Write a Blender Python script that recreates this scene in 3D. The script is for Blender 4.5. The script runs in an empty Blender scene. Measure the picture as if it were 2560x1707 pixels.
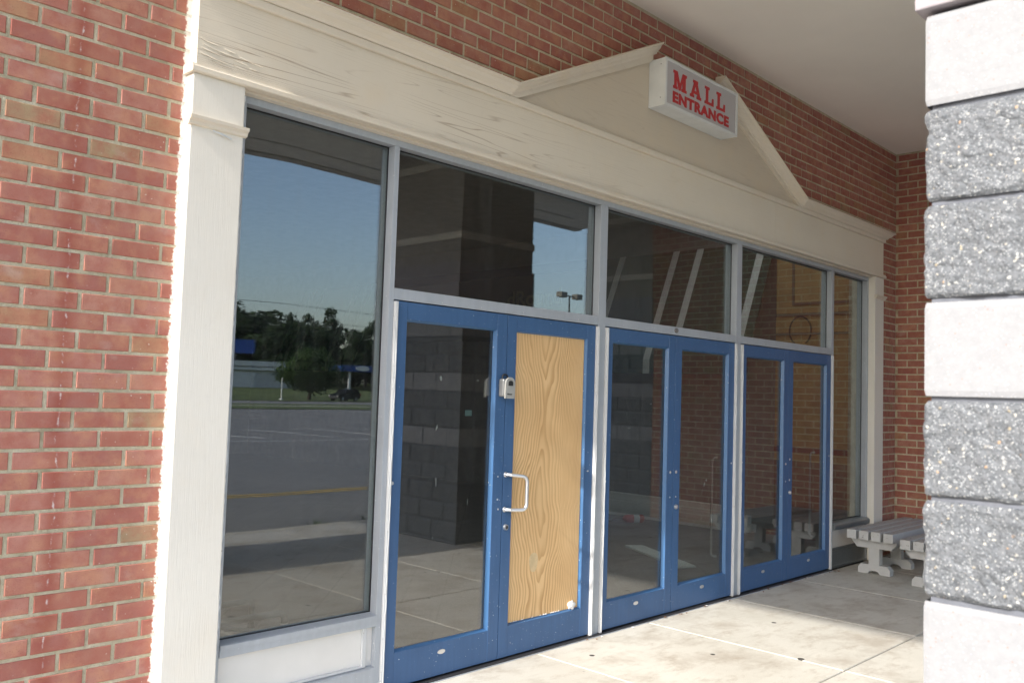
import bpy, bmesh, math, random
from mathutils import Vector, Matrix, noise
R = math.radians
sc = bpy.context.scene
C = sc.collection
rnd = random.Random(7)

# ------------------------------------------------------------------ camera
cam = bpy.data.cameras.new('camera')
cam.sensor_width = 36.0
cam.lens = 36.0 * 2196.6 / 2560.0
cam.clip_start, cam.clip_end = 0.05, 3000.0
co = bpy.data.objects.new('camera', cam)
C.objects.link(co)
yaw, pit, rol = R(45.927), R(3.4785), R(1.8413)
fw = Vector((math.sin(yaw) * math.cos(pit), math.cos(yaw) * math.cos(pit), math.sin(pit)))
rt = Vector((math.cos(yaw), -math.sin(yaw), 0.0))
up = rt.cross(fw)
rt2 = rt * math.cos(rol) + up * math.sin(rol)
up2 = up * math.cos(rol) - rt * math.sin(rol)
m4 = Matrix((rt2, up2, -fw)).transposed().to_4x4()
m4.translation = Vector((-2.0089, -3.8377, 1.6340))
co.matrix_world = m4
cam.dof.use_dof = True
cam.dof.focus_distance = 6.2
cam.dof.aperture_fstop = 5.6
sc.camera = co

# ------------------------------------------------------------------ sky, sun, exposure
SUN = Vector((1.0, 0.05, -0.7155)).normalized()
elev = math.asin(-SUN.z)
w = bpy.data.worlds.new('World')
sc.world = w
w.use_nodes = True
wn = w.node_tree
sk = wn.nodes.new('ShaderNodeTexSky')
sk.sky_type = 'NISHITA'
sk.sun_disc = False
sk.sun_elevation = elev
sk.sun_rotation = math.atan2(-SUN.x, -SUN.y) % (2 * math.pi)
sk.air_density = 1.1
sk.dust_density = 2.2
sk.ozone_density = 2.0
wn.links.new(sk.outputs[0], wn.nodes['Background'].inputs[0])
wn.nodes['Background'].inputs[1].default_value = 0.15
sl = bpy.data.lights.new('sun', 'SUN')
sl.energy = 2.0
sl.angle = R(1.4)
sl.color = (1.0, 0.95, 0.87)
so = bpy.data.objects.new('sun', sl)
so.rotation_euler = SUN.to_track_quat('-Z', 'Y').to_euler()
so.location = (-20, -4, 15)
C.objects.link(so)
vs = sc.view_settings
vs.view_transform = 'Standard'
vs.look = 'None'
vs.gamma = 1.0
vs.use_curve_mapping = False
vs.exposure = 1.60
sc.cycles.use_denoising = True
sc.cycles.max_bounces = 10
sc.cycles.diffuse_bounces = 5
sc.cycles.glossy_bounces = 5
sc.cycles.transparent_max_bounces = 16
sc.cycles.caustics_reflective = False
sc.cycles.caustics_refractive = False

# ------------------------------------------------------------------ materials
class NM:
    """small wrapper to write node materials"""
    def __init__(s, name):
        s.m = bpy.data.materials.new(name)
        s.m.use_nodes = True
        s.t = s.m.node_tree
        s.b = s.t.nodes['Principled BSDF']
        s.out = s.t.nodes['Material Output']
    def n(s, typ, **kw):
        nd = s.t.nodes.new('ShaderNode' + typ)
        for k, v in kw.items():
            if k.startswith('i_'):
                key = k[2:]
                nd.inputs[int(key) if key.isdigit() else key.replace('_', ' ')].default_value = v
            else:
                setattr(nd, k, v)
        return nd
    def l(s, a, b):
        s.t.links.new(a, b)
    def set(s, **kw):
        for k, v in kw.items():
            s.b.inputs[k.replace('_', ' ')].default_value = v
        return s
    def pos(s, scale=(1, 1, 1), rot=(0, 0, 0), loc=(0, 0, 0)):
        g = s.n('NewGeometry')
        mp = s.n('Mapping')
        mp.inputs['Scale'].default_value = scale
        mp.inputs['Rotation'].default_value = rot
        mp.inputs['Location'].default_value = loc
        s.l(g.outputs['Position'], mp.inputs['Vector'])
        return mp.outputs[0]
    def noise(s, vec, scale, detail=4.0, rough=0.55, dist=0.0):
        nd = s.n('TexNoise')
        nd.inputs['Scale'].default_value = scale
        nd.inputs['Detail'].default_value = detail
        nd.inputs['Roughness'].default_value = rough
        nd.inputs['Distortion'].default_value = dist
        if vec is not None:
            s.l(vec, nd.inputs['Vector'])
        return nd.outputs[0]
    def ramp(s, fac, stops, interp='LINEAR'):
        r = s.n('ValToRGB')
        r.color_ramp.interpolation = interp
        e = r.color_ramp.elements
        while len(e) < len(stops):
            e.new(0.5)
        for i, (p, c) in enumerate(stops):
            e[i].position = p
            e[i].color = (c, c, c, 1) if isinstance(c, (int, float)) else (*c, 1)
        s.l(fac, r.inputs[0])
        return r.outputs[0]
    def math(s, op, a, b=None, c=None, clamp=False):
        nd = s.n('Math', operation=op, use_clamp=clamp)
        for i, v in enumerate((a, b, c)):
            if v is None:
                continue
            if isinstance(v, (int, float)):
                nd.inputs[i].default_value = v
            else:
                s.l(v, nd.inputs[i])
        return nd.outputs[0]
    def mix(s, fac, a, b, blend='MIX'):
        nd = s.n('Mix', data_type='RGBA', blend_type=blend)
        for key, v in ((0, fac), (6, a), (7, b)):
            if isinstance(v, (int, float)) and key == 0:
                nd.inputs[0].default_value = v
            elif isinstance(v, (int, float)):
                nd.inputs[key].default_value = (v, v, v, 1)
            elif isinstance(v, tuple):
                nd.inputs[key].default_value = (*v, 1)
            else:
                s.l(v, nd.inputs[key])
        return nd.outputs[2]
    def bump(s, h, strength=0.3, dist=0.01, target=None):
        nd = s.n('Bump')
        nd.inputs['Strength'].default_value = strength
        nd.inputs['Distance'].default_value = dist
        s.l(h, nd.inputs['Height'])
        s.l(nd.outputs[0], s.b.inputs['Normal'])
        return nd.outputs[0]
    def col(s, c):
        if isinstance(c, tuple):
            s.b.inputs['Base Color'].default_value = (*c, 1)
        else:
            s.l(c, s.b.inputs['Base Color'])
        return s
    def rough(s, r):
        if isinstance(r, (int, float)):
            s.b.inputs['Roughness'].default_value = r
        else:
            s.l(r, s.b.inputs['Roughness'])
        return s

def simple(name, col, rough=0.6, metal=0.0, var=0.12, scale=6.0, bump=0.0, bscale=60.0):
    a = NM(name)
    p = a.pos()
    f = a.noise(p, scale, 5)
    c = a.mix(a.ramp(f, [(0.3, 0.0), (0.7, 1.0)]), tuple(x * (1 - var) for x in col), tuple(min(1, x * (1 + var)) for x in col))
    a.col(c).rough(rough)
    a.set(Metallic=metal)
    if bump:
        a.bump(a.noise(p, bscale, 4), bump, 0.004)
    return a.m

def brick_mat(name, stain=False):
    a = NM(name)
    g = a.n('NewGeometry')
    r = g.outputs['Random Per Island']
    base = a.ramp(r, [(0.0, (0.37, 0.165, 0.132)), (0.22, (0.42, 0.205, 0.165)), (0.42, (0.335, 0.142, 0.118)), (0.6, (0.43, 0.220, 0.168)), (0.76, (0.36, 0.160, 0.120)), (0.90, (0.40, 0.235, 0.140)), (0.965, (0.34, 0.255, 0.155)), (1.0, (0.27, 0.22, 0.14))], 'CONSTANT')
    p = a.pos()
    n1 = a.noise(p, 14, 6, 0.6)
    c = a.mix(a.ramp(n1, [(0.35, 0.0), (0.66, 0.75)]), base, (0.33, 0.108, 0.080))
    n2 = a.noise(a.pos(loc=(3, 1, 7)), 9, 5, 0.6)
    c = a.mix(a.ramp(n2, [(0.48, 0.0), (0.70, 0.75)]), c, (0.47, 0.24, 0.15))
    sep = a.n('SeparateXYZ')
    a.l(g.outputs['Position'], sep.inputs[0])
    n3 = a.noise(a.pos(scale=(1, 1, 1.4), loc=(9, 2, 1)), 5.5, 4, 0.55)
    up_m = a.math('MULTIPLY', a.ramp(sep.outputs[2], [(0.0, 0.15), (1.0, 0.15)]), 1.0)
    c = a.mix(a.ramp(n3, [(0.60, 0.0), (0.76, 0.55)]), c, (0.48, 0.36, 0.32))
    n4 = a.noise(p, 230, 2, 0.7)
    c = a.mix(a.ramp(n4, [(0.60, 0.0), (0.72, 0.5)]), c, (0.10, 0.05, 0.04))
    if stain:
        wob = a.math('MULTIPLY', a.math('SUBTRACT', a.noise(a.pos(scale=(0, 0, 1)), 6, 3), 0.5), 0.05)
        d = a.math('ABSOLUTE', a.math('ADD', a.math('ADD', sep.outputs[0], 0.697), wob))
        mk = a.ramp(a.math('ADD', d, a.math('MULTIPLY', a.noise(p, 25, 4), 0.03)), [(0.022, 0.5), (0.062, 0.0)])
        c = a.mix(mk, c, (0.25, 0.055, 0.04))
        dr = a.math('ADD', d, a.math('MULTIPLY', a.noise(p, 60, 3), 0.024))
        wm = a.ramp(dr, [(0.0125, 1.0), (0.0160, 0.0)])
        wm = a.math('MULTIPLY', wm, a.ramp(a.noise(a.pos(scale=(1, 1, 0.6)), 30, 3, 0.7), [(0.50, 0.0), (0.60, 0.7)]))
        c = a.mix(wm, c, (0.66, 0.62, 0.62))
        # paint brushed over the brick edge beside the pilaster, and spatter
        ed = a.math('ADD', sep.outputs[0], a.math('MULTIPLY', a.math('SUBTRACT', a.noise(p, 45, 4, 0.7), 0.5), 0.055))
        pm = a.math('MULTIPLY', a.ramp(a.math('ADD', ed, 1.0), [(0.742, 0.0), (0.748, 1.0)]), a.ramp(a.math('ADD', ed, 1.0), [(0.80, 1.0), (0.82, 0.0)]))
        c = a.mix(pm, c, (0.80, 0.78, 0.74))
        sp = a.ramp(a.noise(a.pos(loc=(2, 2, 2)), 75, 1, 0.4), [(0.745, 0.0), (0.765, 0.9)])
        sp = a.math('MULTIPLY', sp, a.ramp(a.math('ADD', sep.outputs[0], 1.0), [(0.30, 0.15), (0.72, 1.0)]))
        c = a.mix(sp, c, (0.72, 0.68, 0.62))
    a.col(c).rough(0.9)
    a.set(Specular_IOR_Level=0.25)
    a.bump(a.mix(0.5, n4, a.noise(p, 70, 5)), 0.55, 0.003)
    return a.m

def mortar_mat(name, stain=False):
    a = NM(name)
    p = a.pos()
    c = a.ramp(a.noise(p, 9, 6, 0.65), [(0.3, (0.37, 0.33, 0.225)), (0.5, (0.53, 0.48, 0.345)), (0.72, (0.66, 0.61, 0.47))])
    c = a.mix(a.ramp(a.noise(p, 160, 2), [(0.58, 0.0), (0.7, 0.45)]), c, (0.22, 0.18, 0.12))
    if stain:
        g = a.n('NewGeometry')
        sep = a.n('SeparateXYZ')
        a.l(g.outputs['Position'], sep.inputs[0])
        ed = a.math('ADD', sep.outputs[0], a.math('MULTIPLY', a.math('SUBTRACT', a.noise(p, 45, 4, 0.7), 0.5), 0.055))
        pm = a.math('MULTIPLY', a.ramp(a.math('ADD', ed, 1.0), [(0.742, 0.0), (0.748, 1.0)]), a.ramp(a.math('ADD', ed, 1.0), [(0.80, 1.0), (0.82, 0.0)]))
        c = a.mix(pm, c, (0.80, 0.78, 0.74))
    a.col(c).rough(0.95)
    a.bump(a.noise(p, 48, 5, 0.7), 1.0, 0.012)
    return a.m

def paint_mat(name, col, crack_dir='x', crack=1.0, yellow=0.25):
    """old brushed gloss paint on timber: fine grain, hairline cracks along the grain, warm stains near joints"""
    a = NM(name)
    sc_ = (0.33, 1.0, 9.0) if crack_dir == 'x' else (14.0, 14.0, 0.7)
    pv = a.pos(scale=sc_)
    pn = a.pos()
    f = a.noise(pv, 1.1 if crack_dir == 'x' else 1.6, 2.5, 0.35, 0.3)
    # contour lines of a stretched noise
    saw = a.math('FRACT', a.math('MULTIPLY', f, 15.0))
    line = a.ramp(a.math('ABSOLUTE', a.math('SUBTRACT', saw, 0.5)), [(0.0, 1.0), (0.085, 0.0)])
    msk = a.ramp(a.noise(a.pos(scale=(0.9, 1, 2.2), loc=(5, 0, 2.2)), 1.3, 3), [(0.34, 0.0), (0.52, 1.0)])
    if crack_dir == 'x' and crack > .9:
        gp = a.n('NewGeometry'); sp_ = a.n('SeparateXYZ'); a.l(gp.outputs['Position'], sp_.inputs[0])
        msk = a.math('MULTIPLY', msk, a.ramp(a.math('MULTIPLY', sp_.outputs[0], 0.12), [(0.05, 1.0), (0.40, 0.12)]))
        msk = a.math('MULTIPLY', msk, a.ramp(a.math('SUBTRACT', sp_.outputs[2], 3.0), [(0.22, 1.0), (0.36, 0.45)]))
    line = a.math('MULTIPLY', a.math('MULTIPLY', line, msk), crack)
    broad = a.ramp(a.noise(pn, 1.3, 4), [(0.3, 0.0), (0.75, 1.0)])
    c = a.mix(broad, tuple(x * 0.95 for x in col), tuple(min(1, x * 1.03) for x in col))
    st = a.ramp(a.noise(a.pos(loc=(4, 4, 4)), 3.0, 5, 0.6), [(0.52, 0.0), (0.80, yellow)])
    c = a.mix(st, c, (0.70, 0.56, 0.37))
    grime = a.ramp(a.noise(pn, 26, 6, 0.65), [(0.55, 0.0), (0.85, 0.14)])
    c = a.mix(grime, c, (0.46, 0.42, 0.36))
    c = a.mix(a.math('MULTIPLY', line, 0.9), c, (0.23, 0.14, 0.075))
    a.col(c).rough(0.5)
    grain = a.noise(a.pos(scale=(3, 3, 60) if crack_dir == 'x' else (70, 70, 3)), 2.5, 4, 0.6)
    h = a.math('SUBTRACT', a.math('MULTIPLY', grain, 0.5), a.math('MULTIPLY', line, 0.5))
    a.bump(h, 0.35, 0.004)
    return a.m

def glass_mat(name, tint, ior=0.1, dust=0.04):
    a = NM(name)
    a.t.nodes.remove(a.b)
    tr = a.n('BsdfTransparent')
    tr.inputs[0].default_value = (*tint, 1)
    gl = a.n('BsdfGlossy')
    gl.inputs['Color'].default_value = (0.97, 0.96, 0.98, 1)
    gl.inputs['Roughness'].default_value = 0.0
    # Schlick reflectance, the same from both sides of the sheet
    gm = a.n('NewGeometry')
    dt = a.n('VectorMath', operation='DOT_PRODUCT')
    a.l(gm.outputs['Incoming'], dt.inputs[0])
    a.l(gm.outputs['Normal'], dt.inputs[1])
    cth = a.math('ABSOLUTE', dt.outputs['Value'])
    f5 = a.math('POWER', a.math('SUBTRACT', 1.0, cth, None, True), 5.0)
    frf = a.math('MULTIPLY_ADD', f5, 1.0 - ior, ior)
    mx = a.n('MixShader')
    a.l(frf, mx.inputs[0])
    a.l(tr.outputs[0], mx.inputs[1])
    a.l(gl.outputs[0], mx.inputs[2])
    # thin film of dust and old squeegee streaks
    df = a.n('BsdfDiffuse')
    df.inputs[0].default_value = (0.5, 0.5, 0.5, 1)
    stv = a.noise(a.pos(scale=(22, 22, 0.8)), 1.2, 5, 0.7)
    spk = a.ramp(a.noise(a.pos(), 85, 2, 0.5), [(0.72, 0.0), (0.76, 1.0)])
    d = a.math('ADD', a.math('MULTIPLY', a.ramp(stv, [(0.45, 0.15), (0.75, 1.0)]), dust), a.math('MULTIPLY', spk, dust * 2.5))
    mx2 = a.n('MixShader')
    a.l(d, mx2.inputs[0])
    a.l(mx.outputs[0], mx2.inputs[1])
    a.l(df.outputs[0], mx2.inputs[2])
    a.l(mx2.outputs[0], a.out.inputs[0])
    return a.m

def metal_paint(name, col, rough=0.45, metal=0.0, specks=(0.55, 0.6, 0.68), amount=0.0, streak=0.15):
    a = NM(name)
    p = a.pos()
    s = a.noise(a.pos(scale=(16, 16, 1.0)), 2.0, 5, 0.6)
    c = a.mix(a.ramp(s, [(0.4, 0.0), (0.75, streak)]), col, tuple(min(1, x * 1.5 + 0.03) for x in col))
    c = a.mix(a.ramp(a.noise(p, 5, 5), [(0.45, 0.0), (0.75, 0.22)]), c, tuple(x * 0.62 for x in col))
    if amount:
        sp = a.ramp(a.noise(p, 95, 1, 0.4), [(0.775 - amount, 0.0), (0.79 - amount, 1.0)])
        c = a.mix(sp, c, specks)
    a.col(c).rough(a.ramp(s, [(0.3, rough - 0.08), (0.8, rough + 0.12)]))
    a.set(Metallic=metal)
    a.bump(a.noise(p, 45, 4), 0.06, 0.003)
    return a.m

def concrete_mat():
    a = NM('sidewalk_concrete')
    p = a.pos()
    g = a.n('NewGeometry')
    c = a.ramp(a.noise(p, 1.1, 6, 0.6), [(0.3, (0.54, 0.52, 0.46)), (0.55, (0.62, 0.60, 0.54)), (0.8, (0.68, 0.66, 0.605))])
    c = a.mix(a.ramp(g.outputs['Random Per Island'], [(0.0, 0.0), (1.0, 0.30)]), c, (0.50, 0.49, 0.45))
    bl = a.ramp(a.noise(a.pos(loc=(1.3, 4.4, 0)), 2.1, 7, 0.68), [(0.49, 0.0), (0.66, 0.65)])
    c = a.mix(bl, c, (0.36, 0.31, 0.25))
    bl2 = a.ramp(a.noise(a.pos(scale=(1, 2.2, 1), loc=(7.3, 0.4, 0), rot=(0, 0, .5)), 3.4, 8, 0.75), [(0.52, 0.0), (0.72, 0.7)])
    c = a.mix(bl2, c, (0.33, 0.27, 0.205))
    fine = a.noise(p, 190, 3, 0.7)
    c = a.mix(a.ramp(fine, [(0.42, 0.0), (0.75, 0.35)]), c, (0.25, 0.22, 0.18))
    sc2 = a.noise(a.pos(scale=(1, 5, 1), rot=(0, 0, 0.4)), 4, 5, 0.6)
    c = a.mix(a.ramp(sc2, [(0.55, 0.0), (0.8, 0.3)]), c, (0.30, 0.27, 0.22))
    v = a.n('TexVoronoi')
    v.inputs['Scale'].default_value = 2.6
    v.inputs['Randomness'].default_value = 1.0
    a.l(a.pos(), v.inputs['Vector'])
    gum = a.ramp(a.math('ADD', v.outputs['Distance'], a.math('MULTIPLY', a.noise(p, 30, 2), 0.03)), [(0.070, 1.0), (0.080, 0.0)])
    c = a.mix(gum, c, (0.05, 0.045, 0.04))
    a.col(c).rough(0.85)
    a.bump(a.mix(0.6, fine, a.noise(p, 40, 4)), 0.25, 0.003)
    return a.m

def asphalt_mat():
    a = NM('asphalt')
    p = a.pos()
    c = a.ramp(a.noise(p, 0.35, 6, 0.6), [(0.3, (0.15, 0.15, 0.148)), (0.7, (0.215, 0.21, 0.20))])
    c = a.mix(a.ramp(a.noise(p, 120, 2, 0.7), [(0.4, 0.0), (0.7, 0.5)]), c, (0.20, 0.195, 0.185))
    cr = a.noise(a.pos(scale=(0.4, 1, 1)), 0.9, 4, 0.6, 1.0)
    ln = a.ramp(a.math('ABSOLUTE', a.math('SUBTRACT', a.math('FRACT', a.math('MULTIPLY', cr, 7)), 0.5)), [(0.0, 0.85), (0.03, 0.0)])
    c = a.mix(ln, c, (0.03, 0.03, 0.03))
    a.col(c).rough(0.9)
    a.bump(a.noise(p, 90, 3), 0.5, 0.006)
    return a.m

def split_mat(name, dark=True):
    a = NM(name)
    p = a.pos()
    if dark:
        base = a.ramp(a.noise(p, 45, 6, 0.7), [(0.3, (0.092, 0.100, 0.111)), (0.6, (0.128, 0.137, 0.149)), (0.8, (0.170, 0.180, 0.190))])
        v = a.n('TexVoronoi')
        v.inputs['Scale'].default_value = 125
        a.l(a.noise_vec(p, 0.012), v.inputs['Vector'])
        sepc = a.n('SeparateColor')
        a.l(v.outputs['Color'], sepc.inputs[0])
        near = a.ramp(v.outputs['Distance'], [(0.33, 1.0), (0.46, 0.0)])
        sel = a.ramp(sepc.outputs[0], [(0.84, 0.0), (0.86, 0.9)])
        pc = a.ramp(sepc.outputs[1], [(0.0, (0.42, 0.40, 0.35)), (0.45, (0.36, 0.31, 0.22)), (0.55, (0.44, 0.44, 0.42)), (0.95, (0.38, 0.25, 0.15))], 'CONSTANT')
        c = a.mix(a.math('MULTIPLY', near, sel), base, pc)
        v2 = a.n('TexVoronoi')
        v2.inputs['Scale'].default_value = 260
        a.l(p, v2.inputs['Vector'])
        sc2 = a.n('SeparateColor')
        a.l(v2.outputs['Color'], sc2.inputs[0])
        c = a.mix(a.math('MULTIPLY', a.ramp(sc2.outputs[0], [(0.68, 0.0), (0.70, 0.85)]), a.ramp(v2.outputs['Distance'], [(0.4, 1.0), (0.55, 0.0)])), c, (0.25, 0.265, 0.275))
        c = a.mix(a.ramp(sc2.outputs[1], [(0.72, 0.0), (0.74, 0.8)]), c, (0.065, 0.073, 0.083))
        h = a.mix(0.5, a.noise(p, 130, 5, 0.75), a.math('MULTIPLY', near, sel))
        a.bump(h, 0.55, 0.005)
        a.rough(0.7)
    else:
        c = a.ramp(a.noise(p, 60, 5, 0.7), [(0.3, (0.225, 0.231, 0.243)), (0.7, (0.262, 0.268, 0.280))])
        v2 = a.n('TexVoronoi')
        v2.inputs['Scale'].default_value = 210
        a.l(p, v2.inputs['Vector'])
        sc2 = a.n('SeparateColor')
        a.l(v2.outputs['Color'], sc2.inputs[0])
        near = a.ramp(v2.outputs['Distance'], [(0.3, 1.0), (0.45, 0.0)])
        c = a.mix(a.math('MULTIPLY', near, a.ramp(sc2.outputs[0], [(0.985, 0.0), (0.99, 0.6)])), c, (0.28, 0.15, 0.11))
        c = a.mix(a.math('MULTIPLY', near, a.ramp(sc2.outputs[1], [(0.93, 0.0), (0.94, 0.7)])), c, (0.28, 0.30, 0.34))
        c = a.mix(a.math('MULTIPLY', near, a.ramp(sc2.outputs[2], [(0.80, 0.0), (0.82, 0.6)])), c, (0.36, 0.36, 0.36))
        a.bump(a.noise(p, 300, 3), 0.25, 0.002)
        a.rough(0.75)
    a.col(c)
    return a.m

def noise_vec(s, vec, amt):
    nz = s.n('TexNoise')
    nz.inputs['Scale'].default_value = 40
    s.l(vec, nz.inputs['Vector'])
    ma = s.n('VectorMath', operation='MULTIPLY_ADD')
    s.l(nz.outputs[1], ma.inputs[0])
    ma.inputs[1].default_value = (amt, amt, amt)
    s.l(vec, ma.inputs[2])
    return ma.outputs[0]
NM.noise_vec = noise_vec

def plywood_mat():
    a = NM('plywood')
    g = a.n('NewGeometry')
    sep = a.n('SeparateXYZ')
    a.l(g.outputs['Position'], sep.inputs[0])
    # growth-ring surface sliced by the veneer: rings round a wandering pith line, tall cathedral arches
    cx = a.math('ADD', a.math('MULTIPLY', a.math('SUBTRACT', a.noise(a.pos(scale=(0, 0, 1)), 1.4, 2), 0.5), 0.22), 2.30)
    dx = a.math('MULTIPLY', a.math('SUBTRACT', sep.outputs[0], cx), 7.5)
    dx2 = a.math('POWER', a.math('ABSOLUTE', dx), 1.5)
    wz = a.math('MULTIPLY', a.noise(a.pos(scale=(2.4, 0, 0.42)), 1.6, 2, 0.4), 1.6)
    wz2 = a.math('MULTIPLY', a.noise(a.pos(scale=(8, 0, 0.8), loc=(3, 0, 1)), 1.5, 2, 0.4), 0.55)
    s1 = a.math('SINE', a.math('MULTIPLY', sep.outputs[2], 5.2))
    f = a.math('ADD', a.math('ADD', a.math('ADD', dx2, wz), wz2), a.math('MULTIPLY', s1, 0.42))
    ring = a.math('FRACT', a.math('MULTIPLY', f, 3.8))
    band = a.ramp(ring, [(0.0, 0.05), (0.35, 0.10), (0.70, 0.75), (0.93, 1.0), (1.0, 0.05)])
    c = a.mix(a.math('MULTIPLY', band, a.ramp(a.noise(a.pos(scale=(3, 1, .8), loc=(7, 0, 3)), 1.4, 3), [(0.3, 0.35), (0.7, 1.0)])), (0.82, 0.56, 0.285), (0.47, 0.245, 0.085))
    fib = a.noise(a.pos(scale=(160, 1, 2.5)), 1.5, 4, 0.6)
    c = a.mix(a.ramp(fib, [(0.45, 0.0), (0.8, 0.25)]), c, (0.44, 0.25, 0.10))
    c = a.mix(a.ramp(a.noise(a.pos(), 2.5, 4), [(0.4, 0.0), (0.7, 0.4)]), c, (0.60, 0.36, 0.155))
    a.col(c).rough(0.65)
    a.bump(fib, 0.12, 0.002)
    return a.m

def leaf_mat(name, c1, c2):
    a = NM(name)
    g = a.n('NewGeometry')
    c = a.ramp(g.outputs['Random Per Island'], [(0.0, c1), (1.0, c2)])
    a.col(c).rough(0.7)
    a.set(Specular_IOR_Level=0.2)
    return a.m

def bench_mat():
    a = NM('grey_bench_paint')
    g = a.n('NewGeometry')
    sn = a.n('SeparateXYZ'); a.l(g.outputs['Normal'], sn.inputs[0])
    c = a.mix(a.ramp(a.noise(a.pos(), 14, 5), [(0.3, 0.0), (0.8, 0.5)]), (0.53, 0.54, 0.545), (0.42, 0.425, 0.425))
    end = a.ramp(a.math('MULTIPLY', sn.outputs[0], -1.0), [(0.90, 0.0), (0.97, 1.0)])
    spx = a.n('SeparateXYZ'); a.l(g.outputs['Position'], spx.inputs[0])
    hi = a.ramp(spx.outputs[2], [(0.325, 0.0), (0.34, 1.0)])
    kn = a.ramp(a.noise(a.pos(loc=(1, 2, 3)), 38, 4, 0.75), [(0.60, 0.0), (0.66, 0.9)])
    c = a.mix(a.math('MULTIPLY', a.math('MULTIPLY', end, kn), hi), c, (0.07, 0.065, 0.06))
    a.col(c).rough(0.6)
    a.bump(a.noise(a.pos(scale=(1, 6, 6)), 14, 4), 0.15, 0.003)
    return a.m


MT = {}
MT['brick'] = brick_mat('red_brick', True)
MT['brick2'] = brick_mat('red_brick_return')
MT['mortar'] = mortar_mat('brick_mortar', True)
MT['mortar2'] = mortar_mat('brick_mortar_return')
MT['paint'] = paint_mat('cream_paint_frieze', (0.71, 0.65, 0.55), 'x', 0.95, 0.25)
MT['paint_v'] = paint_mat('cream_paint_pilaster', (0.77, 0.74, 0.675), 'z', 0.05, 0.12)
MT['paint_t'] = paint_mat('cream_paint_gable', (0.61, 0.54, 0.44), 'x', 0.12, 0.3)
MT['paint_m'] = paint_mat('cream_paint_moulding', (0.70, 0.64, 0.545), 'x', 0.10, 0.4)
MT['alu'] = metal_paint('painted_aluminium', (0.40, 0.43, 0.47), 0.42, 0.15, (0.75, 0.75, 0.75), 0.02, 0.2)
MT['strip'] = metal_paint('white_weather_strip', (0.60, 0.61, 0.62), 0.5, 0.0, (0.3, 0.28, 0.25), 0.03, 0.1)
MT['panelw'] = simple('white_infill_panel', (0.74, 0.72, 0.69), 0.5, 0, 0.04, 4, 0.05, 50)
MT['blue'] = metal_paint('blue_door_paint', (0.043, 0.110, 0.245), 0.42, 0.0, (0.55, 0.6, 0.66), 0.028, 0.22)
MT['blue2'] = metal_paint('blue_door_bead', (0.050, 0.15, 0.33), 0.38, 0.0, (0.55, 0.6, 0.66), 0.02, 0.12)
MT['glassw'] = glass_mat('window_glass', (0.80, 0.84, 0.82), 0.105, 0.035)
MT['glassd'] = glass_mat('door_glass', (0.78, 0.81, 0.79), 0.14, 0.035)
MT['gasket'] = simple('black_gasket', (0.02, 0.02, 0.022), 0.5)
MT['ply'] = plywood_mat()
MT['chrome'] = simple('satin_aluminium', (0.75, 0.76, 0.78), 0.28, 0.9, 0.05, 30)
MT['dark'] = simple('dark_metal', (0.05, 0.05, 0.055), 0.45, 0.4)
MT['foam'] = simple('white_foam', (0.82, 0.80, 0.78), 0.8, 0, 0.08, 60, 0.5, 80)
MT['soffit'] = simple('soffit_stucco', (0.86, 0.83, 0.765), 0.9, 0, 0.05, 0.8, 0.25, 160)
MT['fascia'] = simple('fascia_stucco', (0.60, 0.57, 0.51), 0.9, 0, 0.05, 1.2, 0.2, 120)
MT['conc'] = concrete_mat()
MT['caulk'] = simple('joint_sealant', (0.62, 0.59, 0.52), 0.7, 0, 0.25, 14)
MT['jointdark'] = simple('joint_dirt', (0.05, 0.04, 0.033), 0.95, 0, 0.3, 30)
MT['kerb'] = simple('kerb_concrete', (0.50, 0.47, 0.40), 0.9, 0, 0.15, 3, 0.3, 60)
MT['asph'] = asphalt_mat()
MT['yellow'] = simple('yellow_road_paint', (0.55, 0.37, 0.08), 0.8, 0, 0.3, 8)
MT['whitel'] = simple('white_road_paint', (0.62, 0.62, 0.60), 0.8, 0, 0.25, 6)
MT['grass'] = simple('grass', (0.085, 0.115, 0.030), 0.95, 0, 0.45, 0.6, 0.8, 12)
MT['split'] = split_mat('split_face_block', True)
MT['pale'] = split_mat('ground_face_block', False)
MT['bmort'] = simple('grey_block_mortar', (0.135, 0.145, 0.17), 0.9, 0, 0.12, 20, 0.5, 90)
MT['cap'] = simple('mauve_stone', (0.30, 0.275, 0.295), 0.85, 0, 0.10, 30, 0.4, 140)
MT['taupe'] = simple('taupe_cladding', (0.30, 0.27, 0.245), 0.85, 0, 0.08, 2, 0.2, 120)
MT['signw'] = simple('sign_box_paint', (0.66, 0.69, 0.70), 0.45, 0, 0.06, 8, 0.08, 40)
MT['benchp'] = bench_mat()
MT['bencht'] = metal_paint('worn_bench_top', (0.40, 0.385, 0.38), 0.7, 0.0, (0.18, 0.17, 0.16), 0.05, 0.2)
MT['timber'] = metal_paint('white_timber_paint', (0.66, 0.66, 0.63), 0.6, 0.0, (0.35, 0.3, 0.22), 0.02, 0.1)
MT['rawend'] = simple('raw_timber_end', (0.50, 0.39, 0.24), 0.8, 0, 0.25, 40)
MT['red'] = simple('red_enamel', (0.42, 0.025, 0.02), 0.3, 0, 0.08, 8)
MT['label'] = simple('printed_label', (0.62, 0.62, 0.60), 0.5)
MT['redl'] = simple('red_letter_film', (0.47, 0.022, 0.028), 0.45, 0, 0.05, 12)
MT['floor'] = None
MT['blackp'] = simple('black_plastic', (0.02, 0.02, 0.02), 0.5)
MT['bark'] = simple('bark', (0.09, 0.07, 0.05), 0.95, 0, 0.3, 5, 0.8, 20)
MT['leafd'] = leaf_mat('dark_leaves', (0.016, 0.034, 0.014), (0.035, 0.06, 0.02))
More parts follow.
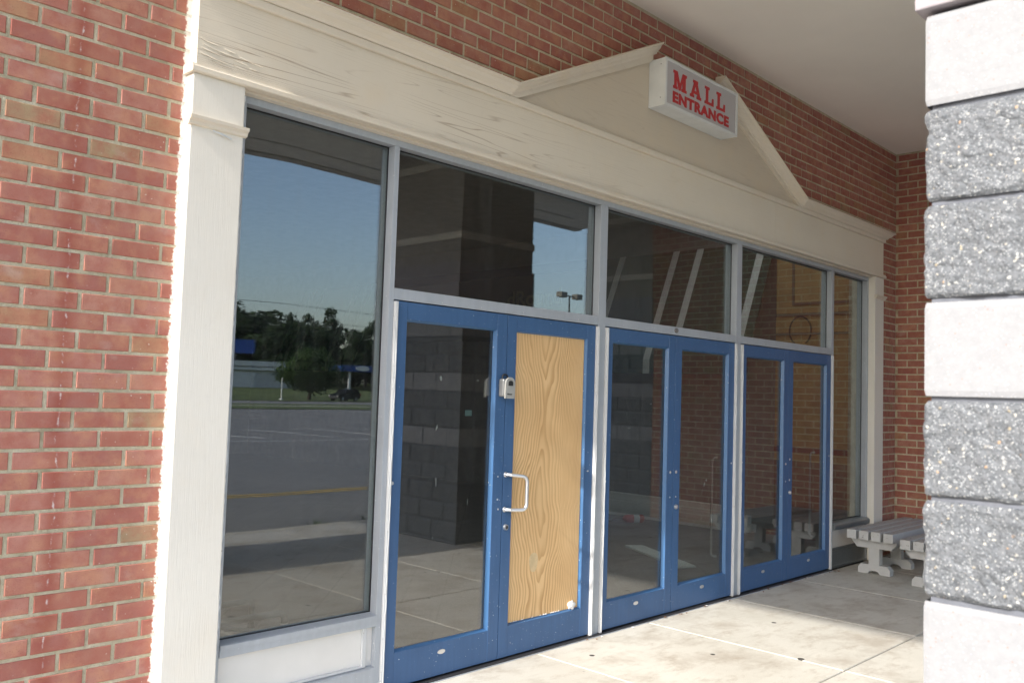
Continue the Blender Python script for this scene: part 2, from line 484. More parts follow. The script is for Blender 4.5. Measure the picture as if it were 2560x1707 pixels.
MT['leafl'] = leaf_mat('green_leaves', (0.024, 0.055, 0.012), (0.055, 0.095, 0.022))
MT['weed'] = leaf_mat('weed_leaves', (0.05, 0.09, 0.025), (0.09, 0.14, 0.04))

def ribbed():
    a = NM('ribbed_sign_face')
    g = a.n('NewGeometry')
    sep = a.n('SeparateXYZ')
    a.l(g.outputs['Position'], sep.inputs[0])
    r = a.math('SINE', a.math('MULTIPLY', sep.outputs[0], 620.0))
    r2 = a.math('SINE', a.math('MULTIPLY', sep.outputs[2], 620.0))
    c = a.mix(a.ramp(a.math('MULTIPLY', r, r2), [(0.0, 0.0), (0.8, 1.0)]), (0.50, 0.49, 0.51), (0.38, 0.37, 0.39))
    a.col(c).rough(0.35)
    return a.m
MT['ribbed'] = ribbed()

# ------------------------------------------------------------------ geometry helpers
def tag(o, label=None, cat=None, group=None, kind=None):
    if label: o['label'] = label
    if cat: o['category'] = cat
    if group: o['group'] = group
    if kind: o['kind'] = kind
    return o

def link(o, parent=None):
    C.objects.link(o)
    if parent is not None:
        o.parent = parent
        o.matrix_parent_inverse = Matrix.Identity(4)
        # parts are modelled in world coordinates; shift them into the parent's frame
        if o.type == 'MESH' and not o.get('_local'):
            base = parent
            while base.parent is not None:
                base = base.parent
            if parent.parent is None and parent.type == 'EMPTY':
                o.location = -parent.location
    return o

def thing(name, label, cat, loc=(0, 0, 0), group=None, kind=None):
    o = bpy.data.objects.new(name, None)
    o.empty_display_size = 0.2
    o.location = loc
    C.objects.link(o)
    return tag(o, label, cat, group, kind)

class MB:
    """collects geometry for one mesh object"""
    def __init__(s):
        s.v, s.f, s.mi = [], [], []
    def face(s, pts, mi=0):
        b = len(s.v)
        s.v += [tuple(p) for p in pts]
        s.f.append(tuple(range(b, b + len(pts))))
        s.mi.append(mi)
    def box(s, x0, x1, y0, y1, z0, z1, mi=0, ch=0.0, skip=''):
        if ch <= 0:
            b = len(s.v)
            s.v += [(x, y, z) for z in (z0, z1) for y in (y0, y1) for x in (x0, x1)]
            for k, q in (('z0', (0, 2, 3, 1)), ('z1', (4, 5, 7, 6)), ('y0', (0, 1, 5, 4)), ('y1', (2, 6, 7, 3)), ('x0', (0, 4, 6, 2)), ('x1', (1, 3, 7, 5))):
                if k in skip.split():
                    continue
                s.f.append(tuple(b + i for i in q))
                s.mi.append(mi)
        else:
            bm = bmesh.new()
            r = bmesh.ops.create_cube(bm, size=1.0)
            for v in bm.verts:
                v.co = ((x0 + x1) / 2 + v.co.x * (x1 - x0), (y0 + y1) / 2 + v.co.y * (y1 - y0), (z0 + z1) / 2 + v.co.z * (z1 - z0))
            bmesh.ops.bevel(bm, geom=bm.edges[:] , offset=ch, segments=2, profile=0.5, affect='EDGES')
            s.add_bm(bm, mi)
        return s
    def add_bm(s, bm, mi=0):
        b = len(s.v)
        bm.verts.index_update()
        s.v += [tuple(v.co) for v in bm.verts]
        for f in bm.faces:
            s.f.append(tuple(b + v.index for v in f.verts))
            s.mi.append(mi)
        bm.free()
    def prism(s, prof, axis, a0, a1, mi=0):
        """extrude a 2-D profile; axis 'x': prof=(y,z), 'y': (x,z), 'z': (x,y)"""
        def P(p, a):
            return {'x': (a, p[0], p[1]), 'y': (p[0], a, p[1]), 'z': (p[0], p[1], a)}[axis]
        n = len(prof)
        b = len(s.v)
        s.v += [P(p, a0) for p in prof] + [P(p, a1) for p in prof]
        for i in range(n):
            j = (i + 1) % n
            s.f.append((b + i, b + j, b + n + j, b + n + i)); s.mi.append(mi)
        s.f.append(tuple(b + i for i in reversed(range(n)))); s.mi.append(mi)
        s.f.append(tuple(b + n + i for i in range(n))); s.mi.append(mi)
        return s
    def loft(s, rings, mi=0, caps=True):
        b = len(s.v)
        n = len(rings[0])
        for r in rings:
            s.v += [tuple(p) for p in r]
        for k in range(len(rings) - 1):
            for i in range(n):
                j = (i + 1) % n
                s.f.append((b + k * n + i, b + k * n + j, b + (k + 1) * n + j, b + (k + 1) * n + i)); s.mi.append(mi)
        if caps:
            s.f.append(tuple(b + i for i in reversed(range(n)))); s.mi.append(mi)
            s.f.append(tuple(b + (len(rings) - 1) * n + i for i in range(n))); s.mi.append(mi)
        return s
    def tube(s, pts, rad, seg=12, mi=0, caps=True):
        pts = [Vector(p) for p in pts]
        rings = []
        ref = None
        for i, p in enumerate(pts):
            t = (pts[min(i + 1, len(pts) - 1)] - pts[max(i - 1, 0)]).normalized()
            if ref is None:
                ref = t.orthogonal().normalized()
            ref = (ref - t * ref.dot(t)).normalized()
            bi = t.cross(ref)
            r = rad[i] if isinstance(rad, (list, tuple)) else rad
            rings.append([p + (ref * math.cos(a) + bi * math.sin(a)) * r for a in [2 * math.pi * k / seg for k in range(seg)]])
        return s.loft(rings, mi, caps)
    def grid(s, pts, mi=0):
        b = len(s.v)
        nr, nc = len(pts), len(pts[0])
        for row in pts:
            s.v += [tuple(p) for p in row]
        for i in range(nr - 1):
            for j in range(nc - 1):
                s.f.append((b + i * nc + j, b + i * nc + j + 1, b + (i + 1) * nc + j + 1, b + (i + 1) * nc + j)); s.mi.append(mi)
        return s
    def build(s, name, mats, parent=None, smooth=False, fix=True):
        me = bpy.data.meshes.new(name)
        me.from_pydata(s.v, [], s.f)
        if not isinstance(mats, (list, tuple)):
            mats = [mats]
        for m in mats:
            me.materials.append(m)
        me.polygons.foreach_set('material_index', s.mi)
        if smooth:
            me.polygons.foreach_set('use_smooth', [True] * len(s.f))
        me.update()
        if fix:
            bm = bmesh.new()
            bm.from_mesh(me)
            bmesh.ops.recalc_face_normals(bm, faces=bm.faces)
            bm.to_mesh(me)
            bm.free()
        o = bpy.data.objects.new(name, me)
        # sub-parts: parent already carries the offset
        return link(o, parent)

def arc(cx, cy, r, a0, a1, n):
    return [(cx + r * math.cos(R(a0 + (a1 - a0) * k / n)), cy + r * math.sin(R(a0 + (a1 - a0) * k / n))) for k in range(n + 1)]

def curve_shape(name, polys, depth, mat, to_world, parent=None):
    """flat lettering cut from closed 2-D outlines (holes allowed)"""
    cu = bpy.data.curves.new(name, 'CURVE')
    cu.dimensions = '2D'
    cu.fill_mode = 'BOTH'
    cu.extrude = depth
    cu.offset = 0.0020
    for pl in polys:
        sp = cu.splines.new('POLY')
        sp.points.add(len(pl) - 1)
        for p, q in zip(sp.points, pl):
            p.co = (q[0], q[1], 0, 1)
        sp.use_cyclic_u = True
    return finish_curve(cu, name, mat, to_world, parent)

def text_shape(name, text, size, depth, mat, to_world, parent=None, offset=0.0, fit=None, spacing=1.0):
    cu = bpy.data.curves.new(name, 'FONT')
    cu.body = text
    cu.size = size
    cu.extrude = depth
    cu.offset = offset
    cu.space_character = spacing
    return finish_curve(cu, name, mat, to_world, parent, fit)

def finish_curve(cu, name, mat, M, parent, fit=None):
    tmp = bpy.data.objects.new('tmp', cu)
    C.objects.link(tmp)
    dg = bpy.context.evaluated_depsgraph_get()
    me = bpy.data.meshes.new_from_object(tmp.evaluated_get(dg))
    bpy.data.objects.remove(tmp)
    bpy.data.curves.remove(cu)
    me.name = name
    if fit:
        xs = [v.co.x for v in me.vertices]; ys = [v.co.y for v in me.vertices]
        x0, x1, y0, y1 = min(xs), max(xs), min(ys), max(ys)
        for v in me.vertices:
            v.co.x = (v.co.x - x0) / (x1 - x0) * fit[0]
            v.co.y = (v.co.y - y0) / (y1 - y0) * fit[1]
    for v in me.vertices:
        v.co = M @ v.co
    me.materials.clear()
    me.materials.append(mat)
    o = bpy.data.objects.new(name, me)
    return link(o, parent)

def frame_front(x, y, z):
    """text plane facing -y, origin at x,y,z"""
    return Matrix.Translation((x, y, z)) @ Matrix.Rotation(R(90), 4, 'X')

# ------------------------------------------------------------------ ground
T = {}
def ground():
    b = MB()
    # asphalt lot then far terrain, one sheet with a low rise beyond the road
    ys = [40, 0, -5.0, -20, -40, -62, -70, -80, -100, -112, -125, -140, -170, -210, -300, -800]
    def zz(y):
        if y > -112: return -0.16
        return -0.16 + min(1.0, (-112 - y) / 60.0) * 3.2
    xs = [-800, -300, -120, -60, -30, -10, 0, 10, 30, 60, 90, 120, 160, 220, 400, 900]
    ys = [40, 0, -5, -20, -40, -60, -80, -98, -112] + [-112 - 4 * k for k in range(1, 16)] + [-200, -260, -400, -800]
    rows = [[(x, y, zz(y)) for x in xs] for y in ys]
    b.grid(rows)
    tag(b.build('parking_lot', MT['asph']), 'grey cracked asphalt parking lot beyond the walkway, mirrored in the window', kind='structure')
    # grass verge, pavement, road, far grass
    def strip(name, y0, y1, dz, mat, x0=-300, x1=400, lab=None):
        q = MB()
        n = 24
        q.grid([[(x0 + (x1 - x0) * i / n, y, zz(y) + dz) for i in range(n + 1)] for y in [y0] + [v for v in ys if y1 < v < y0] + [y1]])
        o = q.build(name, mat)
        tag(o, lab, kind='structure' if name != 'grass_verge' else 'stuff')
        return o
    strip('grass_verge', -60, -69, 0.05, MT['grass'], lab='dry green grass verge at the edge of the parking lot')
    strip('far_sidewalk', -69.1, -70.8, 0.06, MT['kerb'])
    strip('grass_verge', -70.9, -79.5, 0.05, MT['grass'], lab='green grass strip between the far sidewalk and the road')
    strip('grass_verge', -98, -112, 0.05, MT['grass'], 40, 100, lab='grass under the round tree on the far corner')
    strip('grass_verge', -112.2, -400, 0.05, MT['grass'], lab='green grass bank in front of the low white building')
    for k, (y, wd, m) in enumerate(((-9.0, 0.10, 'yellow'), (-9.22, 0.10, 'yellow'))):
        q = MB(); wd = .09; q.box(-60, 60, y - wd / 2, y + wd / 2, -0.157, -0.153)
        tag(q.build('road_marking', MT[m]), 'one of the two yellow lines painted along the drive lane', kind='structure')
    q = MB(); q.box(2.0, 60, -22.1, -22.0, -0.157, -0.153)
    tag(q.build('road_marking', MT['whitel']), kind='structure')
    for k in range(7):
        q = MB(); q.box(9 + k * 2.7, 9.1 + k * 2.7, -29, -23.6, -0.157, -0.153)
        tag(q.build('road_marking', MT['whitel']), kind='structure')
ground()

def sidewalk():
    b = MB(); base = MB(); ca = MB()
    xj = [4.665 + 1.215 * k for k in range(-22, 11)]
    yj = [-0.012, -1.500, -2.98, -4.42, -4.93]
    g = 0.006
    for i in range(len(xj) - 1):
        for j in range(len(yj) - 1):
            x0, x1, y1, y0 = xj[i] + g, xj[i + 1] - g, yj[j] - g * .8, yj[j + 1] + g * .8
            if x0 > 8.3: 
                continue
            x1 = min(x1, 9.4)
            c = 0.006
            bb = len(b.v)
            b.v += [(x0, y0, -0.02), (x1, y0, -0.02), (x1, y1, -0.02), (x0, y1, -0.02),
                    (x0, y0, -c), (x1, y0, -c), (x1, y1, -c), (x0, y1, -c),
                    (x0 + c, y0 + c, 0), (x1 - c, y0 + c, 0), (x1 - c, y1 - c, 0), (x0 + c, y1 - c, 0)]
            for a_ in (0, 4):
                for k in range(4):
                    l = (k + 1) % 4
                    b.f.append((bb + a_ + k, bb + a_ + l, bb + a_ + 4 + l, bb + a_ + 4 + k)); b.mi.append(0)
            b.f.append((bb + 8, bb + 9, bb + 10, bb + 11)); b.mi.append(0)
    b.build_ = None
    o = b.build('sidewalk', MT['conc'], fix=False)
    tag(o, 'pale stained concrete walkway in front of the doors', kind='structure')
    base.box(-25, 9.4, -4.93, 0.0, -0.3, -0.014)
    base.box(-25, 9.4, -5.10, -4.935, -0.3, -0.001, 1)
    o = base.build('kerb', [MT['jointdark'], MT['kerb']])
    tag(o, kind='structure')
    rr = random.Random(3)
    for x in xj:
        if x > 8.2 or (abs(x - 3.45) < .1): continue
        y = -0.03
        while y > -4.9:
            L = rr.uniform(0.25, 1.1)
            if rr.random() < 0.82:
                ca.box(x - 0.0055, x + 0.0055, max(-4.9, y - L), y, -0.013, -0.0015 + rr.uniform(-0.002, 0.0015))
            y -= L + rr.uniform(0.0, 0.04)
    tag(ca.build('joint_sealant', MT['caulk']), kind='structure')
sidewalk()

# ------------------------------------------------------------------ brickwork
PITCH, HEAD = 0.0820, 0.2215
def brick_wall_mesh(bm_b, bm_m, u0, u1, z0, z1, mapf, u_ref, z_ref, holes=(), dep=0.05):
    """courses of bricks in the plane (u, z); mapf(u, n, z) -> world, n = distance in front of the mortar plane"""
    jt = 0.0150
    r = random.Random(int((u0 + 50) * 100 + z0 * 10))
    k0 = math.floor((z0 - z_ref) / PITCH) - 1
    k1 = math.ceil((z1 - z_ref) / PITCH) + 1
    for k in range(k0, k1):
        za, zb_ = z_ref + k * PITCH + jt / 2, z_ref + (k + 1) * PITCH - jt / 2
        if zb_ <= z0 + 0.01 or za >= z1 - 0.01: continue
        za, zb_ = max(za, z0), min(zb_, z1)
        off = 0.0 if k % 2 == 0 else HEAD * 0.5
        i0 = math.floor((u0 - u_ref - off) / HEAD) - 1
        i1 = math.ceil((u1 - u_ref - off) / HEAD) + 1
        for i in range(i0, i1):
            ja = jt / 2 + r.uniform(-.0015, .0015)
            ua, ub = u_ref + off + i * HEAD + ja, u_ref + off + (i + 1) * HEAD - ja
            ua, ub = max(ua, u0), min(ub, u1)
            if ub - ua < 0.015: continue
            segs = [(ua, ub)]
            for (h0, h1, hz0, hz1) in holes:
                if za < hz1 - 0.005 and zb_ > hz0 + 0.005:
                    ns = []
                    for (p, q) in segs:
                        if q <= h0 or p >= h1: ns.append((p, q)); continue
                        if p < h0: ns.append((p, h0))
                        if q > h1: ns.append((h1, q))
                    segs = ns
            for (p, q) in segs:
                if q - p < 0.015: continue
                n1 = 0.0050 + r.uniform(-0.0012, 0.0016)
                e = 0.0028
                dz0, dz1 = r.uniform(-.0012, .0012), r.uniform(-.0012, .0012)
                tl = r.uniform(-.0008, .0008)
                vs_ = []
                for (n_, ins) in ((-0.004, 0.0), (n1 - e, 0.0), (n1, e)):
                    for (u, z, s_) in ((p + ins, za + ins + dz0, 0), (q - ins, za + ins + dz0, 1), (q - ins, zb_ - ins + dz1, 1), (p + ins, zb_ - ins + dz1, 0)):
                        vs_.append(mapf(u, n_ + (tl if s_ else -tl), z))
                bb = len(bm_b.v)
                bm_b.v += vs_
                for a_ in (0, 4):
                    for m in range(4):
                        l = (m + 1) % 4
                        bm_b.f.append((bb + a_ + m, bb + a_ + l, bb + a_ + 4 + l, bb + a_ + 4 + m)); bm_b.mi.append(0)
                bm_b.f.append((bb + 8, bb + 9, bb + 10, bb + 11)); bm_b.mi.append(0)

MP = 0.0050   # mortar plane lies this far behind the brick face
SOF = 4.565
def facade_wall():
    t = thing('brick_wall', 'long red brick wall of the mall around the white timber entrance', 'wall', (0, 0, 0))
    b = MB()
    hole = (-0.20, 7.70, -1, 3.46)
    brick_wall_mesh(b, None, -6.0, 8.28, 0.0, 5.6, lambda u, n, z: (u, MP - n, z), -0.754, 3.155 - PITCH * 2, [hole, (-1.83, 9, SOF, 9)])
    b.build('brick_courses', MT['brick'], t, fix=True)
    m = MB()
    m.box(-6.0, -0.20, MP, 0.3, -0.2, 5.6)
    m.box(7.70, 8.6, MP, 0.3, -0.2, 3.46)
    m.box(-0.20, 8.6, MP, 0.3, 3.46, 5.6)
    m.build('mortar_bed', MT['mortar'], t)
facade_wall()

def return_wall():
    t = thing('brick_wall', 'dark shaded red brick side wall meeting the entrance wall behind the benches', 'wall', (8.28, -1.6, 0))
    b = MB()
    brick_wall_mesh(b, None, -3.27, -0.0, 0.0, SOF, lambda u, n, z: (8.28 + MP - n, u, z), -0.02, 3.155 - PITCH * 2 + .002)
    b.build('brick_courses', MT['brick2'], t)
    m = MB()
    m.box(8.28 + MP, 8.6, -3.27, MP - .0005, -0.2, SOF - .001)
    m.build('mortar_bed', MT['mortar2'], t)
return_wall()

# ------------------------------------------------------------------ block pillars
def block(b, x0, x1, y0, y1, z0, z1, res, amp, rr, seed, mi=0, faces='x0 x1 y0 y1'):
    """one block as displaced face grids; edges rounded back towards the joint"""
    def fr(dist):                       # fall back near the arrises
        return rr * (max(0.0, 1 - dist / (rr * 1.6)) ** 2)
    for fc in faces.split():
        ax = fc[0]; side = -1 if fc[1] == '0' else 1
        if ax == 'x': A0, A1 = y0, y1
        else: A0, A1 = x0, x1
        na = max(2, int((A1 - A0) / res)); nz = max(2, int((z1 - z0) / res))
        rows = []
        for j in range(nz + 1):
            z = z0 + (z1 - z0) * j / nz
            row = []
            for i in range(na + 1):
                a_ = A0 + (A1 - A0) * i / na
                if ax == 'x':
                    p = Vector((x0 if side < 0 else x1, a_, z))
                else:
                    p = Vector((a_, y0 if side < 0 else y1, z))
                q = p + Vector((seed * 3.1, seed * 1.7, 0))
                # the same 3-D displacement on every face keeps shared edges closed
                d = Vector((noise.noise(q * 16), noise.noise(q * 16 + Vector((9, 0, 0))), noise.noise(q * 16 + Vector((0, 9, 0))))) * amp
                d += Vector((noise.noise(q * 60), noise.noise(q * 60 + Vector((9, 0, 0))), noise.noise(q * 60 + Vector((0, 9, 0))))) * amp * 0.55
                d += Vector((abs(noise.noise(q * 33)) - .2, abs(noise.noise(q * 33 + Vector((5, 0, 0)))) - .2, 0)) * amp * -1.1
                d += Vector((noise.noise(q * 150), noise.noise(q * 150 + Vector((9, 0, 0))), noise.noise(q * 150 + Vector((0, 9, 0))))) * amp * 0.32
                dz_ = min(z - z0, z1 - z)
                cxe = 1 if (p.x - x0) < (x1 - p.x) else -1
                cye = 1 if (p.y - y0) < (y1 - p.y) else -1
                kx = fr(dz_) + 0.6 * fr(min(p.y - y0, y1 - p.y))
                ky = fr(dz_) + 0.6 * fr(min(p.x - x0, x1 - p.x))
                if ax == 'x' or min(p.x - x0, x1 - p.x) < 1e-6:
                    d.x += cxe * kx
                if ax == 'y' or min(p.y - y0, y1 - p.y) < 1e-6:
                    d.y += cye * ky
                if dz_ < 1e-6: d.z = 0
                row.append(p + d)
            rows.append(row)
        b.grid(rows, mi)

def block_pillar(x0, x1, y0, y1, ztop, label, fine, faces='x0 x1 y0 y1'):
    t = thing('block_pillar', label, 'pillar', ((x0 + x1) / 2, (y0 + y1) / 2, 0))
    ch, zb0 = 0.2032, 0.030
    dk, pl = MB(), MB()
    jt = 0.010
    for k in range(-1, 12):
        z0, z1 = zb0 + k * ch + (jt * .4), zb0 + (k + 1) * ch - (jt * .6)
        z0 = max(z0, 0.0)
        if z1 <= 0.02: continue
        pale = k in (5, 8, 11)
        L = 0.4064
        half = (k % 2) * L / 2
        # blocks as runs along each face; the solid corner block spans both faces
        nb = int(round((y1 - y0) / L))
        cuts_y = sorted(set([round(y0, 4), round(y1, 4)] + [round(y1 - half - L * i, 4) for i in range(0, nb + 1) if y0 + 0.05 < y1 - half - L * i < y1 - 0.05]))
        cuts_x = sorted(set([round(x0, 4), round(x1, 4)] + [round(x0 + (L / 2 - half if half == 0 else L / 2 - half + L / 2) + L * i, 4) for i in range(0, 5) if x0 + 0.05 < x0 + (L / 2 - half if half == 0 else L / 2 - half + L / 2) + L * i < x1 - 0.05]))
        tgt = pl if pale else dk
        amp, rr = (0.0003, 0.0025) if pale else (0.0050, 0.0065)
        for side in faces.split():
            cuts = cuts_y if side[0] == 'x' else cuts_x
            for a_, c_ in zip(cuts[:-1], cuts[1:]):
                ga = 0 if a_ in (cuts[0],) else jt / 2
                gc = 0 if c_ in (cuts[-1],) else jt / 2
                near = fine and side == 'x0' and c_ > y1 - 0.45 and 1.0 < z0 < 2.5 or (fine and side == 'y1' and a_ < x0 + 0.1 and 1.0 < z0 < 2.5)
                res = (0.006 if near else 0.022) if not pale else (0.012 if near else 0.05)
                am = 0 if pale else (0.6 if not near else 1.0)
                if side[0] == 'x':
                    block(tgt, x0, x1, a_ + ga, c_ - gc, z0, z1, res, amp * (am or 1), rr, k * 1.37 + 1, faces=side)
                else:
                    block(tgt, a_ + ga, c_ - gc, y0, y1, z0, z1, res, amp * (am or 1), rr, k * 1.37 + 1, faces=side)
    dk.build('rough_block_courses', MT['split'], t, smooth=False, fix=False)
    pl.build('pale_block_courses', MT['pale'], t, smooth=False, fix=False)
    m = MB()
    m.box(x0 + 0.012, x1 - 0.012, y0 + 0.012, y1 - 0.012, -0.1, zb0 + 12 * ch)
    m.build('mortar_core', MT['bmort'], t)
    c = MB()
    zc = zb0 + 12 * ch
    c.box(x0 - 0.016, x1 + 0.016, y0 - 0.016, y1 + 0.016, zc + 0.006, 3.09, 0, 0.004)
    c.build('stone_band', MT['cap'], t)
    u = MB()
    u.box(x0 + 0.004, x1 - 0.004, y0 + 0.004, y1 - 0.004, 3.091, ztop)
    # applied panel mouldings on the upper shaft
    for zz0, zz1 in ((3.35, 3.43), (4.2, 4.28)):
        u.box(x0 - 0.012, x1 + 0.012, y0 - 0.012, y1 + 0.012, zz0, zz1, 1)
    u.build('upper_shaft', [MT['taupe'], MT['fascia']], t)
    return t
PY0, PY1 = -4.40, -3.185
block_pillar(-0.105, 1.115, PY0, PY1, SOF, 'big sunlit pillar of rough grey and smooth white blocks, hiding part of the benches', True)
block_pillar(4.50, 5.66, PY0, PY1 + .03, SOF, 'second banded block pillar, seen mirrored in the first blue door', False)
block_pillar(8.285, 9.45, PY0, -3.275, SOF, 'banded block pillar ending the brick return wall, mirrored in the second pair of doors', False)

# ------------------------------------------------------------------ canopy
def canopy():
    t = thing('entrance_canopy', 'wide flat canopy with a smooth taupe soffit over the walkway', 'canopy', (3.5, -3, SOF))
    b = MB(); b.box(-1.83, 9.8, -5.86, MP - 0.001, SOF + .001, SOF + 0.10)
    b.build('soffit', MT['soffit'], t)
    f = MB()
    f.box(-1.84, 9.81, -6.02, -5.862, SOF - 0.02, SOF + 1.05, 0, 0.004)
    f.box(-1.84, -1.70, -5.861, MP - 0.002, SOF + 0.101, SOF + 1.04)
    f.build('fascia', MT['fascia'], t)
    r = MB(); r.box(-1.69, 9.8, -5.85, MP - .002, SOF + 0.9, SOF + 0.95)
    r.build('roof_deck', MT['soffit'], t)
    l = MB(); l.box(-0.5, 9.0, -5.40, -5.36, SOF - 0.006, SOF)
    l.build('soffit_vent', MT['fascia'], t)
canopy()

# ------------------------------------------------------------------ timber entrance surround
YF = -0.07
def surround():
    t = thing('entrance_surround', 'cream painted timber surround with a broken pediment over the doors', 'door surround', (3.75, 0, 0))
    # pilasters
    for (x0, x1, lab) in ((-0.240, 0.018, 'sunlit left pilaster with thickly painted edges'), (7.515, 7.752, 'shaded right pilaster beside the brick corner')):
        p = MB()
        p.box(x0, x1, YF, 0.02, -0.0, 3.043, 0, 0.004)
        o = p.build('pilaster', MT['paint_v'], t)
        o['label'] = lab
        if x0 > 5:
            rf = MB(); rf.box(x0 - .002, x0 + .045, YF - .001, YF + .03, 0.035, 0.20); rf.build('bare_wood_foot', MT['rawend'], o)
        c = MB()
        prof = [(YF + .002, 2.800), (YF - 0.014, 2.805), (YF - 0.018, 2.818), (YF - 0.032, 2.828), (YF - 0.034, 2.842), (YF + .002, 2.846)]
        c.prism(prof, 'x', x0 - 0.016, x1 + 0.014)
        c.build('capital_moulding', MT['paint_m'], o)
        # old caulk bead down the pilaster's edge
        k = MB()
        rr = random.Random(5)
        pts = []; rad = []
        z = 0.03
        while z < 3.0:
            pts.append((x1 + rr.uniform(-0.001, 0.003), YF + 0.006 + rr.uniform(-0.001, 0.001), z)); rad.append(rr.uniform(0.0015, 0.0048)); z += 0.022
        k.tube(pts, rad, 6)
        k.build('caulk_bead', MT['strip'], o)
    # frieze board
    f = MB()
    f.box(-0.230, 2.600, YF, 0.02, 3.079, 3.47, 0, 0.0015)
    f.build('frieze_board', MT['paint'], t)
    for (a_, b_) in ((2.6012, 5.24), (5.2412, 7.737)):
        f = MB(); f.box(a_, b_, YF + .0006, 0.02, 3.079, 3.47, 0, 0.0015)
        f.build('frieze_board', MT['paint'], t)
    # lower moulding (architrave)
    a = MB()
    a.prism([(0.02, 3.043), (YF - 0.022, 3.043), (YF - 0.026, 3.047), (YF - 0.026, 3.066), (YF - 0.019, 3.072), (YF - 0.017, 3.080), (0.02, 3.080)], 'x', -0.256, 7.757)
    a.prism([(0.03, 3.030), (YF + 0.03, 3.030), (YF + 0.03, 3.0425), (0.03, 3.0425)], 'x', 0.02, 7.51)
    a.build('lower_moulding', MT['paint_m'], t)
    # cornice: band below plus crown, mitred up into the rakes
    band = MB()
    band.prism([(0.02, 3.437), (YF - 0.018, 3.437), (YF - 0.022, 3.441), (YF - 0.022, 3.475), (YF - 0.018, 3.479), (0.02, 3.479)], 'x', -0.245, 7.748)
    band.build('cornice_band', MT['paint_m'], t)
    def crown(s_y, s_z):      # profile (outward, up) from the wall face
        return [(0.0, 0.0), (0.030, 0.0), (0.034, 0.010), (0.040, 0.016), (0.062, 0.030), (0.074, 0.048), (0.088, 0.056), (0.096, 0.058), (0.096, 0.068), (0.0, 0.074)]
    prof = crown(0, 0)
    def ring(x, zbase, slope, xshift=0.0, dirx=0.0):
        # ring lying in the mitre plane: x moves with height by xshift per unit height
        return [(x + xshift * h + dirx * o_, YF - o_, zbase + h) for (o_, h) in prof]
    zc = 3.4795
    sl = 0.476
    hyp = math.sqrt(1 + sl * sl)
    for sgn in (-1, 1):
        cxm = 3.746
        # horizontal crown piece
        xo = cxm + sgn * 4.0; xm = cxm + sgn * 1.968
        mit = -sgn * (hyp - 1) / sl     # mitre bisector between horizontal and rake
        ca = MB()
        ra = [(xo + sgn * (o_ + 0.01), YF - o_, zc + h) for (o_, h) in prof]
        rb = [(xm + mit * h * -1 * -1, YF - o_, zc + h) for (o_, h) in prof]
        ca.loft([ra, rb])
        # return of the crown on the outer end back to the wall
        re = [(xo + sgn * (o_ + 0.01), 0.02, zc + h) for (o_, h) in prof]
        ca.loft([re, ra])
        ca.build('cornice_crown', MT['paint_m'], t)
        # raking crown
        rk = MB()
        xe = cxm + sgn * 0.44
        rows = []
        for (x, m_) in ((xm, 'm'), (xe, 'e')):
            rg = []
            for (o_, h) in prof:
                if m_ == 'm':
                    px = xm + mit * h
                    rg.append((px, YF - o_, zc + h))
                else:
                    # square cut (vertical)
                    rg.append((xe - 0.0 * sgn, YF - o_, zc + (abs(xm - xe)) * sl + h * hyp))
            rows.append(rg)
        rk.loft(rows)
        rk.build('raking_crown', MT['paint_m'], t)
        # raking band under the crown
        q = MB()
        dz = 0.044 * hyp
        def bandring(x, z1, z0):
            return [(x, 0.0, z0), (x, YF - 0.022, z0), (x, YF - 0.022, z1), (x, 0.0, z1)]
        xs_ = cxm + sgn * 1.90
        q.loft([bandring(xm - sgn * 0.0, zc, zc - 0.001), bandring(xs_, zc + abs(xm - xs_) * sl, zc + 0.0005), bandring(xe + sgn * 0.03, zc + (abs(xm - xe) - 0.03) * sl, zc + (abs(xm - xe) - 0.03) * sl - dz)])
        q.build('raking_band', MT['paint_m'], t)
    # tympanum board, cut off level behind the sign
    g = MB()
    zt = zc + (1.968 - 0.44) * sl - 0.02
    xl, xr = 3.746 - 1.93, 3.746 + 1.93
    top = 4.11
    dx_ = (top - (zc - 0.0)) / sl
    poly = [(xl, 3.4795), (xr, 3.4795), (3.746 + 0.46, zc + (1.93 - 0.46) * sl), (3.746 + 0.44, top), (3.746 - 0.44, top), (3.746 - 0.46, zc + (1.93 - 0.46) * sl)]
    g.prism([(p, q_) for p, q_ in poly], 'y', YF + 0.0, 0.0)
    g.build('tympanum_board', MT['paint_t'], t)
    # curled flakes of paint on the frieze's lower left corner
    fl = MB()
    rr = random.Random(11)
    flakes = [(-0.215, 3.215, .09), (-0.20, 3.195, .16), (-0.21, 3.175, .12), (-0.10, 3.20, .06), (-0.215, 3.150, .14), (-0.07, 3.165, .10), (-0.17, 3.130, .11), (-0.05, 3.140, .07), (0.03, 3.150, .05), (-0.02, 3.185, .12)]
    for (x, z, L) in flakes:
        h = rr.uniform(0.010, 0.017); lift = rr.uniform(0.003, 0.008)
        n = 8
        rows = []
        for j in range(4):
            v = j / 3
            rows.append([(x + L * i / n, YF - 0.0008 - 0.55 * lift * (v ** 3) * (0.3 + math.sin(math.pi * i / n) * .7), z - h * v * (1 - .5 * abs(i / n - .4)) - 0.12 * L * i / n) for i in range(n + 1)])
        fl.grid(rows)
    o = fl.build('paint_flakes', MT['paint'], t)
    sm = o.modifiers.new('solid', 'SOLIDIFY'); sm.thickness = 0.0007
    # torn sliver hanging under the left capital
    s = MB()
    s.grid([[(-0.14 + 0.012 * i, YF - 0.012 - 0.004 * math.sin(i * .5) - .003 * j, 2.799 - 0.0022 * i - 0.008 * j) for i in range(9)] for j in range(2)])
    o = s.build('torn_paint_sliver', MT['signw'], t)
    sm = o.modifiers.new('solid', 'SOLIDIFY'); sm.thickness = 0.0008
surround()

